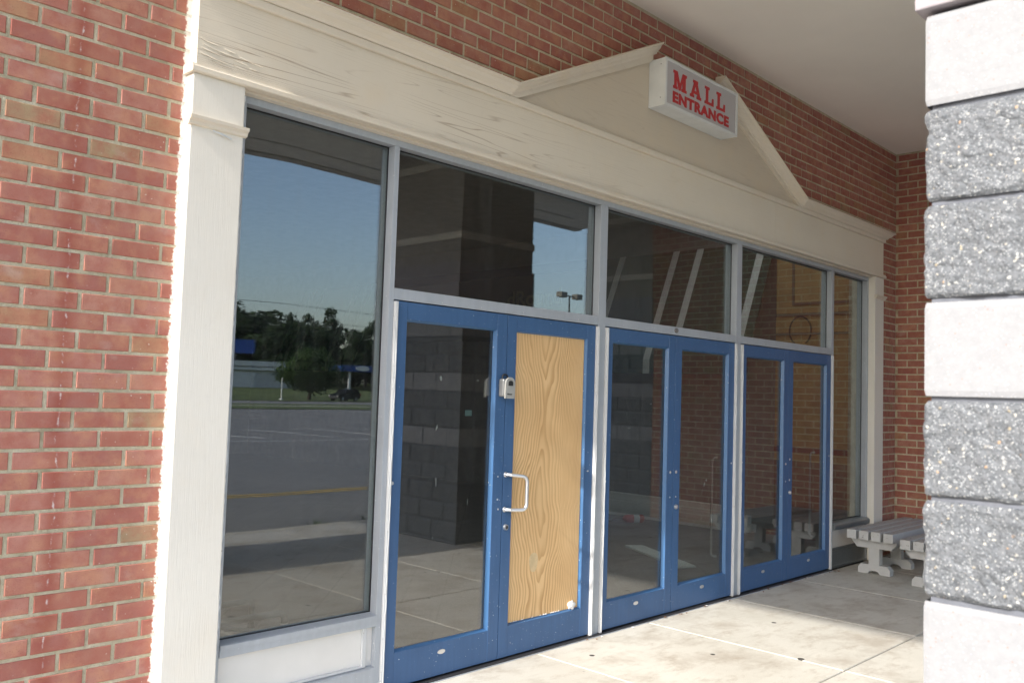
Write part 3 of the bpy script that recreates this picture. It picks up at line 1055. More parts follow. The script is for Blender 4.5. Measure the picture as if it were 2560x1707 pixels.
# ------------------------------------------------------------------ glazed shopfront with six doors
GD = 0.059
SF = thing('glass_shopfront', 'grey aluminium shopfront with blue double doors and large panes', 'shopfront', (3.75, 0, 0))
def shopfront():
    t = SF
    fr = MB()
    # head and jambs
    fr.box(0.022, 7.512, 0.0, 0.11, 2.995, 3.042, 0, 0.0015)
    fr.box(0.022, 0.068, 0.001, 0.11, 0.0, 2.994, 0, 0.0015)
    fr.box(7.470, 7.512, 0.001, 0.11, 0.0, 2.994, 0, 0.0015)
    fr.build('outer_frame', MT['alu'], t)
    mul = [(0.972, 1.006), (2.818, 2.900), (4.705, 4.790), (6.588, 6.640)]
    for (a_, b_) in mul:
        q = MB()
        q.box(a_, b_, -0.001, 0.112, 0.0, 2.994, 0, 0.0015)
        q.build('mullion', MT['alu'], t)
    # white weather strips standing proud beside the doors
    for (a_, b_) in ((1.008, 1.028), (2.796, 2.816), (2.902, 2.924), (4.690, 4.704), (4.792, 4.812), (6.586, 6.587)):
        if b_ - a_ < 0.005: continue
        q = MB()
        rr = random.Random(int(a_ * 100))
        q.box(a_, b_, -0.018, 0.02, 0.012, 2.13, 0, 0.002)
        # split lip of the strip
        pts = []
        z = 0.02
        while z < 2.12:
            pts.append((a_ + (b_ - a_) / 2 + rr.uniform(-.004, .004), -0.020, z)); z += 0.04
        q.tube(pts, 0.0028, 5)
        q.build('weather_strip', MT['strip'], t)
    q = MB(); q.box(6.5855, 6.587, -0.0175, 0.02, 0.012, 2.13)
    q.box(6.590, 6.612, -0.0185, -0.0012, 0.012, 2.13, 0, 0.002); q.build('weather_strip', MT['strip'], t)
    # transom rails
    for (a_, b_) in ((1.006, 2.818), (2.900, 4.705), (4.790, 6.588)):
        q = MB()
        q.box(a_ + .0005, b_ - .0005, 0.0005, 0.11, 2.141, 2.204, 0, 0.0015)
        q.build('transom_rail', MT['alu'], t)
    # panes
    def pane(x0, x1, z0, z1, y=GD, mat='glassw', name='window_pane', parent=t):
        q = MB()
        nx, nz = max(6, int((x1 - x0) / .05)), max(6, int((z1 - z0) / .06))
        def yy(x, z):
            k = noise.noise(Vector((x * 1.1, 3.3, z * 0.9))) * 0.0011
            if x < 0.5: k -= 0.0022 * max(0.0, (0.34 - x) / 0.27) ** 2
            return k
        for dy in (0.0, 0.008):
            q.grid([[(x0 + (x1 - x0) * i / nx, y + dy + yy(x0 + (x1 - x0) * i / nx, z0 + (z1 - z0) * j / nz), z0 + (z1 - z0) * j / nz) for i in range(nx + 1)] for j in range(nz + 1)])
        return q.build(name, MT[mat], parent, smooth=True, fix=False)
    def bead(x0, x1, z0, z1, y=GD):
        q = MB(); d = 0.006
        q.box(x0, x1, y - 0.006, y - 0.0005, z1 - d, z1)
        q.box(x0, x1, y - 0.006, y - 0.0005, z0, z0 + d)
        q.box(x0, x0 + d, y - 0.0055, y - 0.0005, z0 + d, z1 - d)
        q.box(x1 - d, x1, y - 0.0055, y - 0.0005, z0 + d, z1 - d)
        q.build('glazing_gasket', MT['gasket'], t)
    for (a_, b_, z0, z1) in ((0.068, 0.972, 0.437, 2.995), (1.006, 2.818, 2.204, 2.995), (2.900, 4.705, 2.204, 2.995), (4.790, 6.588, 2.204, 2.995), (6.640, 7.470, 0.460, 2.995)):
        pane(a_ + .001, b_ - .001, z0 + .001, z1 - .001)
        bead(a_ + .001, b_ - .001, z0 + .001, z1 - .001)
    # sills and infill panels
    s = MB()
    s.prism([(0.059, 0.440), (0.002, 0.432), (-0.010, 0.428), (-0.010, 0.405), (-0.004, 0.403), (-0.004, 0.372), (0.10, 0.372), (0.10, 0.440)], 'x', 0.0685, 0.9715)
    s.build('sill', MT['alu'], t)
    k = MB(); k.box(0.0685, 0.9715, 0.030, 0.05, 0.16, 0.372)
    k.build('infill_panel', MT['panelw'], t)
    k = MB()
    k.box(0.90, 0.925, 0.014, 0.0295, 0.1605, 0.3715, 0, 0.001)
    k.box(0.0685, 0.8995, 0.014, 0.0295, 0.1605, 0.172, 0, 0.001)
    k.build('panel_bead', MT['strip'], t)
    k = MB()
    k.prism([(0.06, 0.163), (-0.002, 0.155), (-0.006, 0.15), (-0.006, 0.02), (0.06, 0.02)], 'x', 0.0685, 0.9715)
    k.build('base_rail', MT['alu'], t)
    s = MB()
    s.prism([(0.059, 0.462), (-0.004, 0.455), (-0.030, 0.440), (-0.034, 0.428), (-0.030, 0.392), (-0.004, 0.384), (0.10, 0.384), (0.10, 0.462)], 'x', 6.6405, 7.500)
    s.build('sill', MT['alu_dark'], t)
    k = MB(); k.box(6.6405, 7.4695, 0.012, 0.05, 0.205, 0.384)
    k.build('infill_panel', MT['panelw'], t)
    k = MB()
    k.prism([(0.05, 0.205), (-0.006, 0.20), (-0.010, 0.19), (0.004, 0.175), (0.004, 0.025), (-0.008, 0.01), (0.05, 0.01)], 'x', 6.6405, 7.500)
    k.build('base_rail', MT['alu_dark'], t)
    # threshold
    q = MB()
    q.prism([(-0.035, 0.0), (-0.02, 0.010), (0.09, 0.010), (0.11, 0.0)], 'x', 1.008, 6.586)
    q.build('threshold', MT['dark'], t)
    q = MB(); q.box(1.008, 6.586, -0.040, -0.0355, 0.0, 0.005); q.build('threshold_lip', MT['alu'], t)
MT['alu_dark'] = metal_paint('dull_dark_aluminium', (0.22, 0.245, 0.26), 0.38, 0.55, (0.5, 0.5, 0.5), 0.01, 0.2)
shopfront()

def door(x0, x1, label, hinge, kind, st=(0.084, 0.086)):
    t = SF
    z0, z1 = 0.020, 2.134
    gx0, gx1, gz0, gz1 = x0 + st[0], x1 - st[1], 0.206, 2.036
    d = MB()
    e = 0.0018
    d.box(x0, gx0, 0.0, 0.045, z0, z1, 0, e)
    d.box(gx1, x1, 0.0, 0.045, z0, z1, 0, e)
    d.box(gx0 + .0004, gx1 - .0004, 0.0012, 0.044, z0, gz0 , 0, e)
    d.box(gx0 + .0004, gx1 - .0004, 0.0012, 0.044, gz1, z1, 0, e)
    o = d.build('door', MT['blue'], t)
    o['label'] = label
    bz, by = 0.010, 0.030
    st_ = MB()
    st_.prism([(gx0, 0.004), (gx0, by), (gx0 + bz, by)], 'z', gz0, gz1)
    st_.prism([(gx1, 0.004), (gx1, by), (gx1 - bz, by)], 'z', gz0, gz1)
    st_.prism([(0.004, gz0), (by, gz0), (by, gz0 + bz)], 'x', gx0 + .0005, gx1 - .0005)
    st_.prism([(0.004, gz1), (by, gz1), (by, gz1 - bz)], 'x', gx0 + .0005, gx1 - .0005)
    st_.build('glazing_bead', MT['blue2'], o)
    if kind == 'ply':
        q = MB(); q.box(gx0 + .0025, gx1 - .012, 0.020, 0.032, gz0 + .010, gz1 - .006)
        q.build('plywood_panel', MT['ply'], o)
        # torn film edge along the bottom and a lump of foam
        rr = random.Random(2)
        for k in range(26):
            x = gx0 + 0.03 + k * 0.0255 + rr.uniform(-.008, .008)
            if rr.random() < .6: continue
            sz = rr.uniform(0.004, 0.012)
            f = MB(); f.tube([(x, 0.017, gz0 + 0.010), (x + sz, 0.015, gz0 + 0.014), (x + 2 * sz, 0.017, gz0 + 0.011)], [0.001, rr.uniform(.002, .0045), 0.001], 5)
            f.build('torn_film', MT['foam'], o)
        f = MB()
        bm = bmesh.new()
        bmesh.ops.create_icosphere(bm, subdivisions=3, radius=1.0)
        for v in bm.verts:
            n_ = 1 + 0.5 * noise.noise(v.co * 1.8 + Vector((4, 1, 0)))
            v.co = Vector((gx1 - 0.085, 0.012, gz0 + 0.032)) + Vector((v.co.x * 0.034, v.co.y * 0.012, v.co.z * 0.028)) * n_
        f.add_bm(bm)
        f.build('foam_lump', MT['foam'], o, smooth=True)
        # football patch in the veneer
        q = MB()
        cx_, cz_ = 2.24, 0.565
        ring = [(cx_ + 0.040 * math.cos(a) * (1 + .12 * math.sin(3 * a)), 0.0196, cz_ + 0.068 * math.sin(a) * (1 + 0.1 * math.cos(2 * a))) for a in [2 * math.pi * k / 28 for k in range(28)]]
        ring2 = [(p[0], 0.0204, p[2]) for p in ring]
        q.loft([ring, ring2])
        q.build('veneer_patch', MT['patch'], o)
    else:
        q = MB(); q.box(gx0 + .001, gx1 - .001, by + .0005, by + 0.0065, gz0 + .001, gz1 - .001)
        q.build('door_glass', MT['glassd'], o)
    # meeting edge line
    return o
MT['patch'] = simple('veneer_patch', (0.66, 0.50, 0.29), 0.7, 0, 0.12, 30)
D1 = door(1.022, 1.911, 'leftmost blue door leaf with a full glass pane', 'l', 'glass')
D2 = door(1.916, 2.793, 'blue door leaf boarded with plywood', 'r', 'ply', (0.082, 0.088))
D3 = door(2.912, 3.790, 'blue door leaf right of the plywood door', 'l', 'glass', (0.080, 0.086))
D4 = door(3.795, 4.689, 'fourth blue door leaf from the left', 'r', 'glass', (0.088, 0.090))
D5 = door(4.812, 5.678, 'fifth blue door leaf from the left', 'l', 'glass', (0.082, 0.086))
D6 = door(5.683, 6.583, 'rightmost blue door leaf', 'r', 'glass', (0.086, 0.088))

def disc(b, x, y, z, r, th, mi=0, sx=1.0, seg=20, sz=1.0):
    ra = [(x + r * sx * math.cos(a), y, z + r * sz * math.sin(a)) for a in [2 * math.pi * k / seg for k in range(seg)]]
    rb = [(x + r * 0.9 * sx * math.cos(a), y - th, z + r * 0.9 * sz * math.sin(a)) for a in [2 * math.pi * k / seg for k in range(seg)]]
    b.loft([ra, rb], mi)

MT['dullbar'] = simple('dull_inside_bar', (0.27, 0.285, 0.29), 0.4, 0.3)
def door_hardware():
    # D pull on the boarded leaf
    q = MB()
    P0, P1 = Vector((1.935, 0.0, 1.140)), Vector((1.935, 0.0, 0.925))
    def bend(c, a, b, r=0.028, n=6):
        c, a, b = Vector(c), Vector(a).normalized(), Vector(b).normalized()
        out = []
        for k in range(n + 1):
            tt = k / n
            out.append(c + a * r * (1 - tt) ** 2 + b * r * tt ** 2)
        return out
    A = Vector((2.055, -0.075, 1.128)); B = Vector((2.055, -0.075, 0.922))
    out0 = Vector((1.945, -0.040, 1.140)); out1 = Vector((1.945, -0.040, 0.925))
    pts = [P0, P0 + Vector((0.0, -0.02, 0))] + bend(out0, P0 - out0, A - out0, 0.018) + bend(A, out0 - A, B - A, 0.04) + bend(B, A - B, out1 - B, 0.04) + bend(out1, B - out1, P1 - out1, 0.018) + [P1 + Vector((0, -.02, 0)), P1]
    q.tube(pts, 0.0115, 14)
    disc(q, P0.x, -0.0005, P0.z, 0.017, 0.003)
    disc(q, P1.x, -0.0005, P1.z, 0.017, 0.003)
    q.build('pull_handle', MT['chrome'], D2, smooth=True)
    for (dr, x, z, r) in ((D2, 1.947, 0.816, 0.019), (D4, 3.832, 0.813, 0.019), (D6, 5.718, 0.815, 0.018)):
        q = MB()
        disc(q, x, -0.0004, z, r, 0.012)
        disc(q, x + .001, -0.0125, z, r * .62, 0.003, 1)
        q.build('lock_cylinder', [MT['chrome'], MT['dark'] if dr is D2 else MT['chrome']], dr)
    for (dr, x, z) in ((D1, 1.454, 0.150), (D3, 3.342, 0.150), (D4, 4.236, 0.150), (D5, 5.239, 0.150), (D6, 6.129, 0.150)):
        q = MB(); disc(q, x, 0.0008, z, 0.030, 0.002, sx=1.0, sz=0.45, seg=24)
        q.build('makers_plate', MT['chrome'], dr)
    # pivots / screws on stiles and rails
    spots = {D1: [(1.046, 1.13, .010), (1.868, 1.13, .005), (1.870, 0.99, .006), (1.878, 0.93, .006)], D2: [(2.745, 1.13, .006)],
             D3: [(2.938, 1.05, .012), (3.752, 1.08, .011), (3.752, 0.89, .006)], D4: [(3.832, 1.08, .013), (3.832, 0.89, .006), (4.66, 1.12, .007)],
             D5: [(4.84, 1.12, .008), (5.640, 1.08, .010), (5.64, .92, .006)], D6: [(5.718, 1.12, .011), (5.718, 0.93, .010), (6.555, 1.13, .007)]}
    for dr, ls in spots.items():
        for (x, z, r) in ls:
            q = MB(); disc(q, x, -0.0003, z, r, 0.002)
            q.build('screw_plug', MT['chrome'], dr)
    # push bars on the inside of the glass
    for (dr, x) in ((D4, 4.520), (D6, 6.345)):
        q = MB()
        q.tube([(x + .03, 0.060, 1.165), (x + .012, 0.085, 1.162), (x, 0.095, 1.145), (x, 0.097, 0.8), (x, 0.095, 0.365), (x + .012, 0.085, 0.348), (x + .03, 0.060, 0.345)], 0.010, 10)
        q.build('inside_pull_bar', MT['dullbar'], dr, smooth=True)
    # screws on the transom rails and a round badge above the second pair
    for (x, z) in ((1.36, 2.155), (1.68, 2.157), (2.05, 2.16), (2.60, 2.162), (3.40, 2.158), (3.47, 2.175), (3.50, 2.175), (5.2, 2.16)):
        q = MB(); disc(q, x, 0.0004, z, 0.0045, 0.0015, seg=8)
        q.build('rail_screw', MT['strip'], SF)
    q = MB(); disc(q, 3.795, 0.0004, 2.176, 0.026, 0.006, sz=0.75)
    q.build('rail_badge', MT['dark_badge'], SF)
    # scraps of tape and paper left on the panes
    for dr, ls in ((D1, [(1.40, 1.715, .022, .030, 20), (1.38, 1.43, .014, .035, -20), (1.70, 1.715, .022, .003, 0), (1.39, 1.12, .008, .055, 3), (1.38, .80, .008, .008, 0), (1.645, 0.99, .004, .04, 0)]),
                   (D4, [(4.32, 0.99, .020, .022, 30), (4.29, .955, .012, .035, -12), (4.27, .91, .004, .03, -10)]),
                   (D3, [(3.52, 1.60, .024, .006, 8), (3.25, 1.42, .05, .002, -4)])):
        for (x, z, hw, hh, ang) in ls:
            q = MB(); n_ = 9; rr = random.Random(int(x * 1000))
            pts = []
            for k in range(n_):
                a_ = 2 * math.pi * k / n_
                px, pz = .6 * hw * math.cos(a_) * rr.uniform(.5, 1.1), .6 * hh * math.sin(a_) * rr.uniform(.5, 1.1)
                ca, sa = math.cos(R(ang)), math.sin(R(ang))
                pts.append((x + px * ca - pz * sa, 0.0295, z + px * sa + pz * ca))
            q.loft([pts, [(p[0], p[1] + .0006, p[2]) for p in pts]])
            q.build('tape_scrap', MT['tape'], dr)
    q = MB(); q.box(1.60, 1.655, 0.028, 0.0295, 1.50, 1.535)
    q.build('dark_sticker', MT['teal'], D1)
MT['dark_badge'] = simple('tarnished_badge', (0.22, 0.20, 0.19), 0.5, 0.4)
MT['tape'] = simple('yellowed_tape', (0.17, 0.19, 0.18), 0.7)
MT['teal'] = simple('teal_sticker', (0.035, 0.07, 0.065), 0.6)
door_hardware()

def key_box():
    t = thing('key_lock_box', 'small silver and black key lock box on the edge of the first blue door', 'lock box', (1.88, 0, 1.68))
    b = MB()
    b.box(1.845, 1.925, -0.048, -0.002, 1.620, 1.732, 0, 0.010)
    b.build('case', MT['chrome2'], t)
    c = MB()
    pts = [(1.852, 1.612), (1.932, 1.612), (1.936, 1.70)] + [(x, z) for x, z in arc(1.894, 1.700, 0.042, 0, 180, 10)] + [(1.850, 1.64)]
    c.prism(pts, 'y', -0.060, -0.0485)
    c.build('face_plate', MT['silver'], t)
    s = MB()
    s.prism([(1.874, 1.690), (1.914, 1.690), (1.914, 1.712), (1.905, 1.721), (1.883, 1.721), (1.874, 1.712)], 'y', -0.0625, -0.0602)
    s.build('shutter', MT['blackp'], t)
    h = MB(); h.tube([(1.87, -0.012, 1.725), (1.87, -0.012, 1.752), (1.88, -0.012, 1.760), (1.905, -0.012, 1.758), (1.912, -0.012, 1.748), (1.912, -0.012, 1.725)], 0.005, 8)
    h.build('hood', MT['blackp'], t)
    text_shape('lettering', 'Master', 0.018, 0.0004, MT['blackp'], frame_front(1.866, -0.0608, 1.634), t, 0.0003, (0.044, 0.010))
MT['chrome2'] = simple('brushed_case', (0.20, 0.205, 0.21), 0.4, 0.5)
MT['silver'] = simple('silver_plastic', (0.40, 0.40, 0.38), 0.4, 0.2)
key_box()

# ------------------------------------------------------------------ sign
def sign():
    t = thing('mall_sign', 'white box sign with red letters reading MALL ENTRANCE in the pediment gap', 'sign', (3.77, -0.15, 3.79))
    x0, x1, y0, y1, z0, z1 = 3.255, 4.285, -0.222, YF - .0005, 3.787, 4.142
    b = MB()
    fw_ = 0.020
    b.box(x0, x1, y0 + 0.014, y1, z0, z1, 0, 0.002)
    b.build('cabinet', MT['signw'], t)
    f = MB()
    f.box(x0 - .002, x1 + .002, y0, y0 + 0.0135, z1 - fw_, z1 + .002, 0, 0.003)
    f.box(x0 - .002, x1 + .002, y0, y0 + 0.0135, z0 - .002, z0 + fw_, 0, 0.003)
    f.box(x0 - .002, x0 + fw_, y0 + .0004, y0 + 0.0135, z0 + fw_, z1 - fw_, 0, 0.001)
    f.box(x1 - fw_, x1 + .002, y0 + .0004, y0 + 0.0135, z0 + fw_, z1 - fw_, 0, 0.001)
    f.build('retaining_frame', MT['signw'], t)
    p = MB(); p.box(x0 + fw_, x1 - fw_, y0 + 0.008, y0 + 0.013, z0 + fw_, z1 - fw_)
    p.build('face_panel', MT['ribbed'], t)
    s = MB()
    for z in (z0 + .06, z1 - .045):
        s = MB()
        s.tube([(x0 + .001, y0 + .045, z), (x0 - .0015, y0 + .045, z)], .0035, 8)
        s.build('side_screw', MT['dark'], t)
    # MALL in slab serif outlines (unit: cap height 1)
    M = [[(0, 0), (0.36, 0), (0.36, .13), (.27, .13), (.27, .66), (.48, 0), (.62, 0), (.80, .66), (.80, .13), (.72, .13), (.72, 0), (1.14, 0), (1.14, .13), (1.05, .13), (1.05, .87), (1.14, .87), (1.14, 1), (.80, 1), (.57, .33), (.34, 1), (0, 1), (0, .87), (.09, .87), (.09, .13), (0, .13)]]
    A = [[(0, 0), (.34, 0), (.34, .13), (.27, .13), (.305, .24), (.625, .24), (.66, .13), (.58, .13), (.58, 0), (.96, 0), (.96, .13), (.88, .13), (.62, .87), (.66, .87), (.66, 1), (.26, 1), (.26, .87), (.34, .87), (.09, .13), (0, .13)],
         [(.35, .38), (.465, .74), (.58, .38)]]
    L = [[(0, 0), (.78, 0), (.78, .42), (.66, .42), (.62, .13), (.29, .13), (.29, .87), (.40, .87), (.40, 1), (0, 1), (0, .87), (.10, .87), (.10, .13), (0, .13)]]
    H = 0.133
    xx = 3.362
    for glyph, adv, sx in ((M, 1.42, 1.16), (A, 1.30, 1.20), (L, 1.08, 1.22), (L, 0.80, 1.22)):
        polys = [[(u * H * sx, v * H) for (u, v) in pl] for pl in glyph]
        curve_shape('letter', polys, 0.0012, MT['redl'], frame_front(xx, y0 + 0.0065, 3.942), t)
        xx += adv * H * 1.20
    text_shape('lettering', 'ENTRANCE', 0.1, 0.0012, MT['redl'], frame_front(3.358, y0 + 0.0065, 3.832), t, 0.0050, (0.80, 0.086), 1.10)
sign()

# ------------------------------------------------------------------ benches
def make_bench(loc, label):
    t = thing('park_bench', label, 'bench', loc, 'grey timber benches at the right end')
    def loc_build(b, name, mats, parent=t):
        me_o = b.build(name, mats, None)
        me_o.parent = parent
        me_o.location = (0, 0, 0)
        return me_o
    for k in range(4):
        b = MB()
        y1 = -k * 0.1185
        b.box(0.0, 1.52, y1 - 0.093, y1, 0.332, 0.420, 0, 0.004)
        o = loc_build(b, 'seat_beam', [MT['benchp'], MT['bencht']])
        for p in o.data.polygons:
            if p.normal.z > 0.7: p.material_index = 1
        for x in (0.145, 0.70, 1.345):
            h = MB()
            ra = [(x + .008 * math.cos(a), y1 - .047 + .008 * math.sin(a), .4203) for a in [2 * math.pi * i / 8 for i in range(8)]]
            h.loft([ra, [(p[0], p[1], .4208) for p in ra]])
            oo = h.build('bolt', MT['knot'], None); oo.parent = o
    yc = -0.2285
    for x in (0.10, 0.66, 1.30):
        b = MB()
        b.prism([(yc - .215, .3315), (yc - .215, .305), (yc - .165, .248), (yc + .165, .248), (yc + .215, .305), (yc + .215, .3315)], 'x', x, x + .088)
        loc_build(b, 'bracket', MT['benchp'])
        b = MB()
        b.box(x + .002, x + .086, yc - .052, yc + .052, .0885, .2475, 0, .002)
        for z in (.165, .20):
            b.box(x + .0012, x + .002, yc - .052, yc + .052, z, z + .0015)
        loc_build(b, 'leg', MT['benchp'])
        b = MB()
        b.prism([(yc - .155, 0), (yc - .155, .055), (yc - .125, .088), (yc + .125, .088), (yc + .155, .055), (yc + .155, 0), (yc + .06, 0), (yc + .045, .022), (yc + .02, .032), (yc - .02, .032), (yc - .045, .022), (yc - .06, 0)], 'x', x, x + .088)
        loc_build(b, 'foot', MT['benchp'])
    return t
MT['knot'] = simple('dark_knots', (0.10, 0.09, 0.085), 0.9)
make_bench((6.662, -0.142, 0), 'weathered grey beam bench against the shopfront, next to the pilaster')
make_bench((6.412, -0.746, 0), 'second grey beam bench, in front of the first, cut off by the block pillar')

# ------------------------------------------------------------------ things on the walkway, hidden behind the near pillar but mirrored
def timbers():
    specs = [(8.08, 1.78, 4.02, 0.0, 0), (8.215, 1.70, 4.04, 0.0, 0), (8.06, 1.82, 3.96, 0.104, 1), (8.195, 1.76, 3.98, 0.104, 1), (8.10, 1.87, 3.92, 0.208, 2)]
    labs = ['white painted timber on the floor inside, bottom of the stack on the extinguisher side', 'white painted timber on the floor inside, bottom of the stack on the shop side',
            'white timber in the middle layer of the stack, on the extinguisher side', 'white timber in the middle layer of the stack, on the shop side', 'single white timber with bare wooden ends lying on top of the stack']
    for (x, y0, y1, z, l), lab in zip(specs, labs):
        b = MB(); b.box(x - 0.05, x + 0.05, y0, y1, z + .001, z + .102, 0, .004)
        o = b.build('timber_beam', [MT['timber'], MT['rawend']])
        for p in o.data.polygons:
            if abs(p.normal.y) > .9: p.material_index = 1 if l == 2 else 0
        tag(o, lab, 'timber', 'white timbers stacked on the floor inside the doors')
    t = thing('fire_extinguisher', 'red fire extinguisher lying on its side in front of the white timbers', 'fire extinguisher', (7.6, 3.1, 0))
    a, c = Vector((7.70, 3.03, .058)), Vector((7.46, 3.20, .058))
    d = (c - a).normalized(); L = (c - a).length
    prof = [(0, .01), (.005, .045), (.02, .055), (L * .80, .055), (L * .90, .045), (L * .96, .022), (L, .018)]
    q = MB(); q.tube([a + d * s for s, r_ in prof], [r_ for s, r_ in prof], 20)
    q.build('cylinder', MT['red'], t, smooth=True)
    q = MB(); q.tube([a + d * .07, a + d * .15], [.0565, .0565], 20, caps=False); q.build('label_band', MT['label'], t, smooth=True)
    q = MB(); q.tube([c, c + d * .04], .016, 10); q.box(c.x + .02, c.x + .11, c.y + .0, c.y + .02, .06, .075); q.box(c.x + .015, c.x + .09, c.y + .0, c.y + .02, .088, .098)
    q.build('valve_handle', MT['dark'], t)
    q = MB(); q.tube([c + d * .02, c + Vector((-.06, .06, .0)), c + Vector((-.12, .10, -.03)), c + Vector((-.20, .12, -.04)), c + Vector((-.28, .08, -.045))], .009, 8)
    q.build('hose', MT['blackp'], t, smooth=True)
timbers()

# leaf litter along the threshold
def litter():
    rr = random.Random(21)
    k = 0
    for i in range(26):
        x = rr.choice((rr.uniform(4.4, 6.7), rr.uniform(5.3, 6.7), rr.uniform(2.7, 5.0)))
        y = -0.045 - abs(rr.gauss(0, .02))
        L = rr.uniform(.012, .03); w_ = L * rr.uniform(.3, .5)
        a = rr.uniform(-.6, .6)
        q = MB()
        pts = []
        for s in range(6):
            u = s / 5
            ww = w_ * math.sin(math.pi * (0.05 + .9 * u))
            z = .003 + rr.uniform(.001, .006) + .006 * math.sin(math.pi * u)
            cx, cy = x + (u - .5) * L * math.cos(a), y + (u - .5) * L * math.sin(a)
            pts.append([(cx - ww * math.sin(a) * -1, cy + ww * math.cos(a) * -1, z), (cx, cy, z - .002), (cx + ww * math.sin(a) * -1, cy + ww * math.cos(a), z)])
        q.grid(pts)
        o = q.build('dry_leaf', MT['leafdry'] if i % 4 else MT['foam'])
        o.modifiers.new('s', 'SOLIDIFY').thickness = .0005
        tag(o, 'crumb of dry leaf or paint lying at the foot of the blue doors', 'leaf litter', 'leaf crumbs along the door threshold')
MT['leafdry'] = simple('dry_leaf', (0.20, 0.10, 0.05), 0.9, 0, 0.4, 60)
litter()

# ------------------------------------------------------------------ mall interior seen dimly through the glass
def tile_mat():
    a = NM('interior_floor_tile')
    p = a.pos(scale=(1, 1, 1), rot=(0, 0, R(45)))
    b = a.n('TexBrick')
    b.offset = 0.0
    b.inputs['Scale'].default_value = 1.0
    b.inputs['Brick Width'].default_value = 0.305
    b.inputs['Row Height'].default_value = 0.305
    b.inputs['Mortar Size'].default_value = 0.006
    b.inputs['Color1'].default_value = (0.13, 0.125, 0.115, 1)
    b.inputs['Color2'].default_value = (0.11, 0.105, 0.097, 1)
    b.inputs['Mortar'].default_value = (0.07, 0.066, 0.06, 1)
    a.l(p, b.inputs['Vector'])
    n = a.noise(a.pos(), 3, 5)
    a.col(a.mix(a.ramp(n, [(0.4, 0.0), (0.8, 0.5)]), b.outputs[0], (0.09, 0.083, 0.07))).rough(0.6)
    return a.m
MT['tile'] = tile_mat()
MT['ceil'] = simple('interior_ceiling', (0.36, 0.345, 0.32), 0.9)
MT['iwall'] = simple('interior_grey_wall', (0.30, 0.29, 0.285), 0.9)
MT['tan'] = simple('tan_wall_paint', (0.50, 0.31, 0.12), 0.7)
MT['maroon'] = simple('maroon_trim', (0.16, 0.035, 0.035), 0.6)
MT['brown'] = simple('brown_wall_base', (0.20, 0.13, 0.095), 0.8)
MT['navy'] = simple('navy_beam', (0.02, 0.025, 0.05), 0.6)
MT['awn'] = simple('dark_green_canvas', (0.012, 0.05, 0.035), 0.8)
MT['awnw'] = simple('white_canvas', (0.70, 0.70, 0.66), 0.8)
MT['pipe'] = simple('grey_green_pipe', (0.10, 0.115, 0.108), 0.5, 0.2)
MT['plank'] = simple('pale_plank', (0.66, 0.72, 0.66), 0.6)

def frosted():
    a = NM('frosted_fill_panel')  # translucent sheet for the unseen panel that brightens the hall
    a.t.nodes.remove(a.b)
    tl = a.n('BsdfTranslucent')
    tl.inputs[0].default_value = (0.42, 0.42, 0.40, 1)
    a.l(tl.outputs[0], a.out.inputs[0])
    return a.m

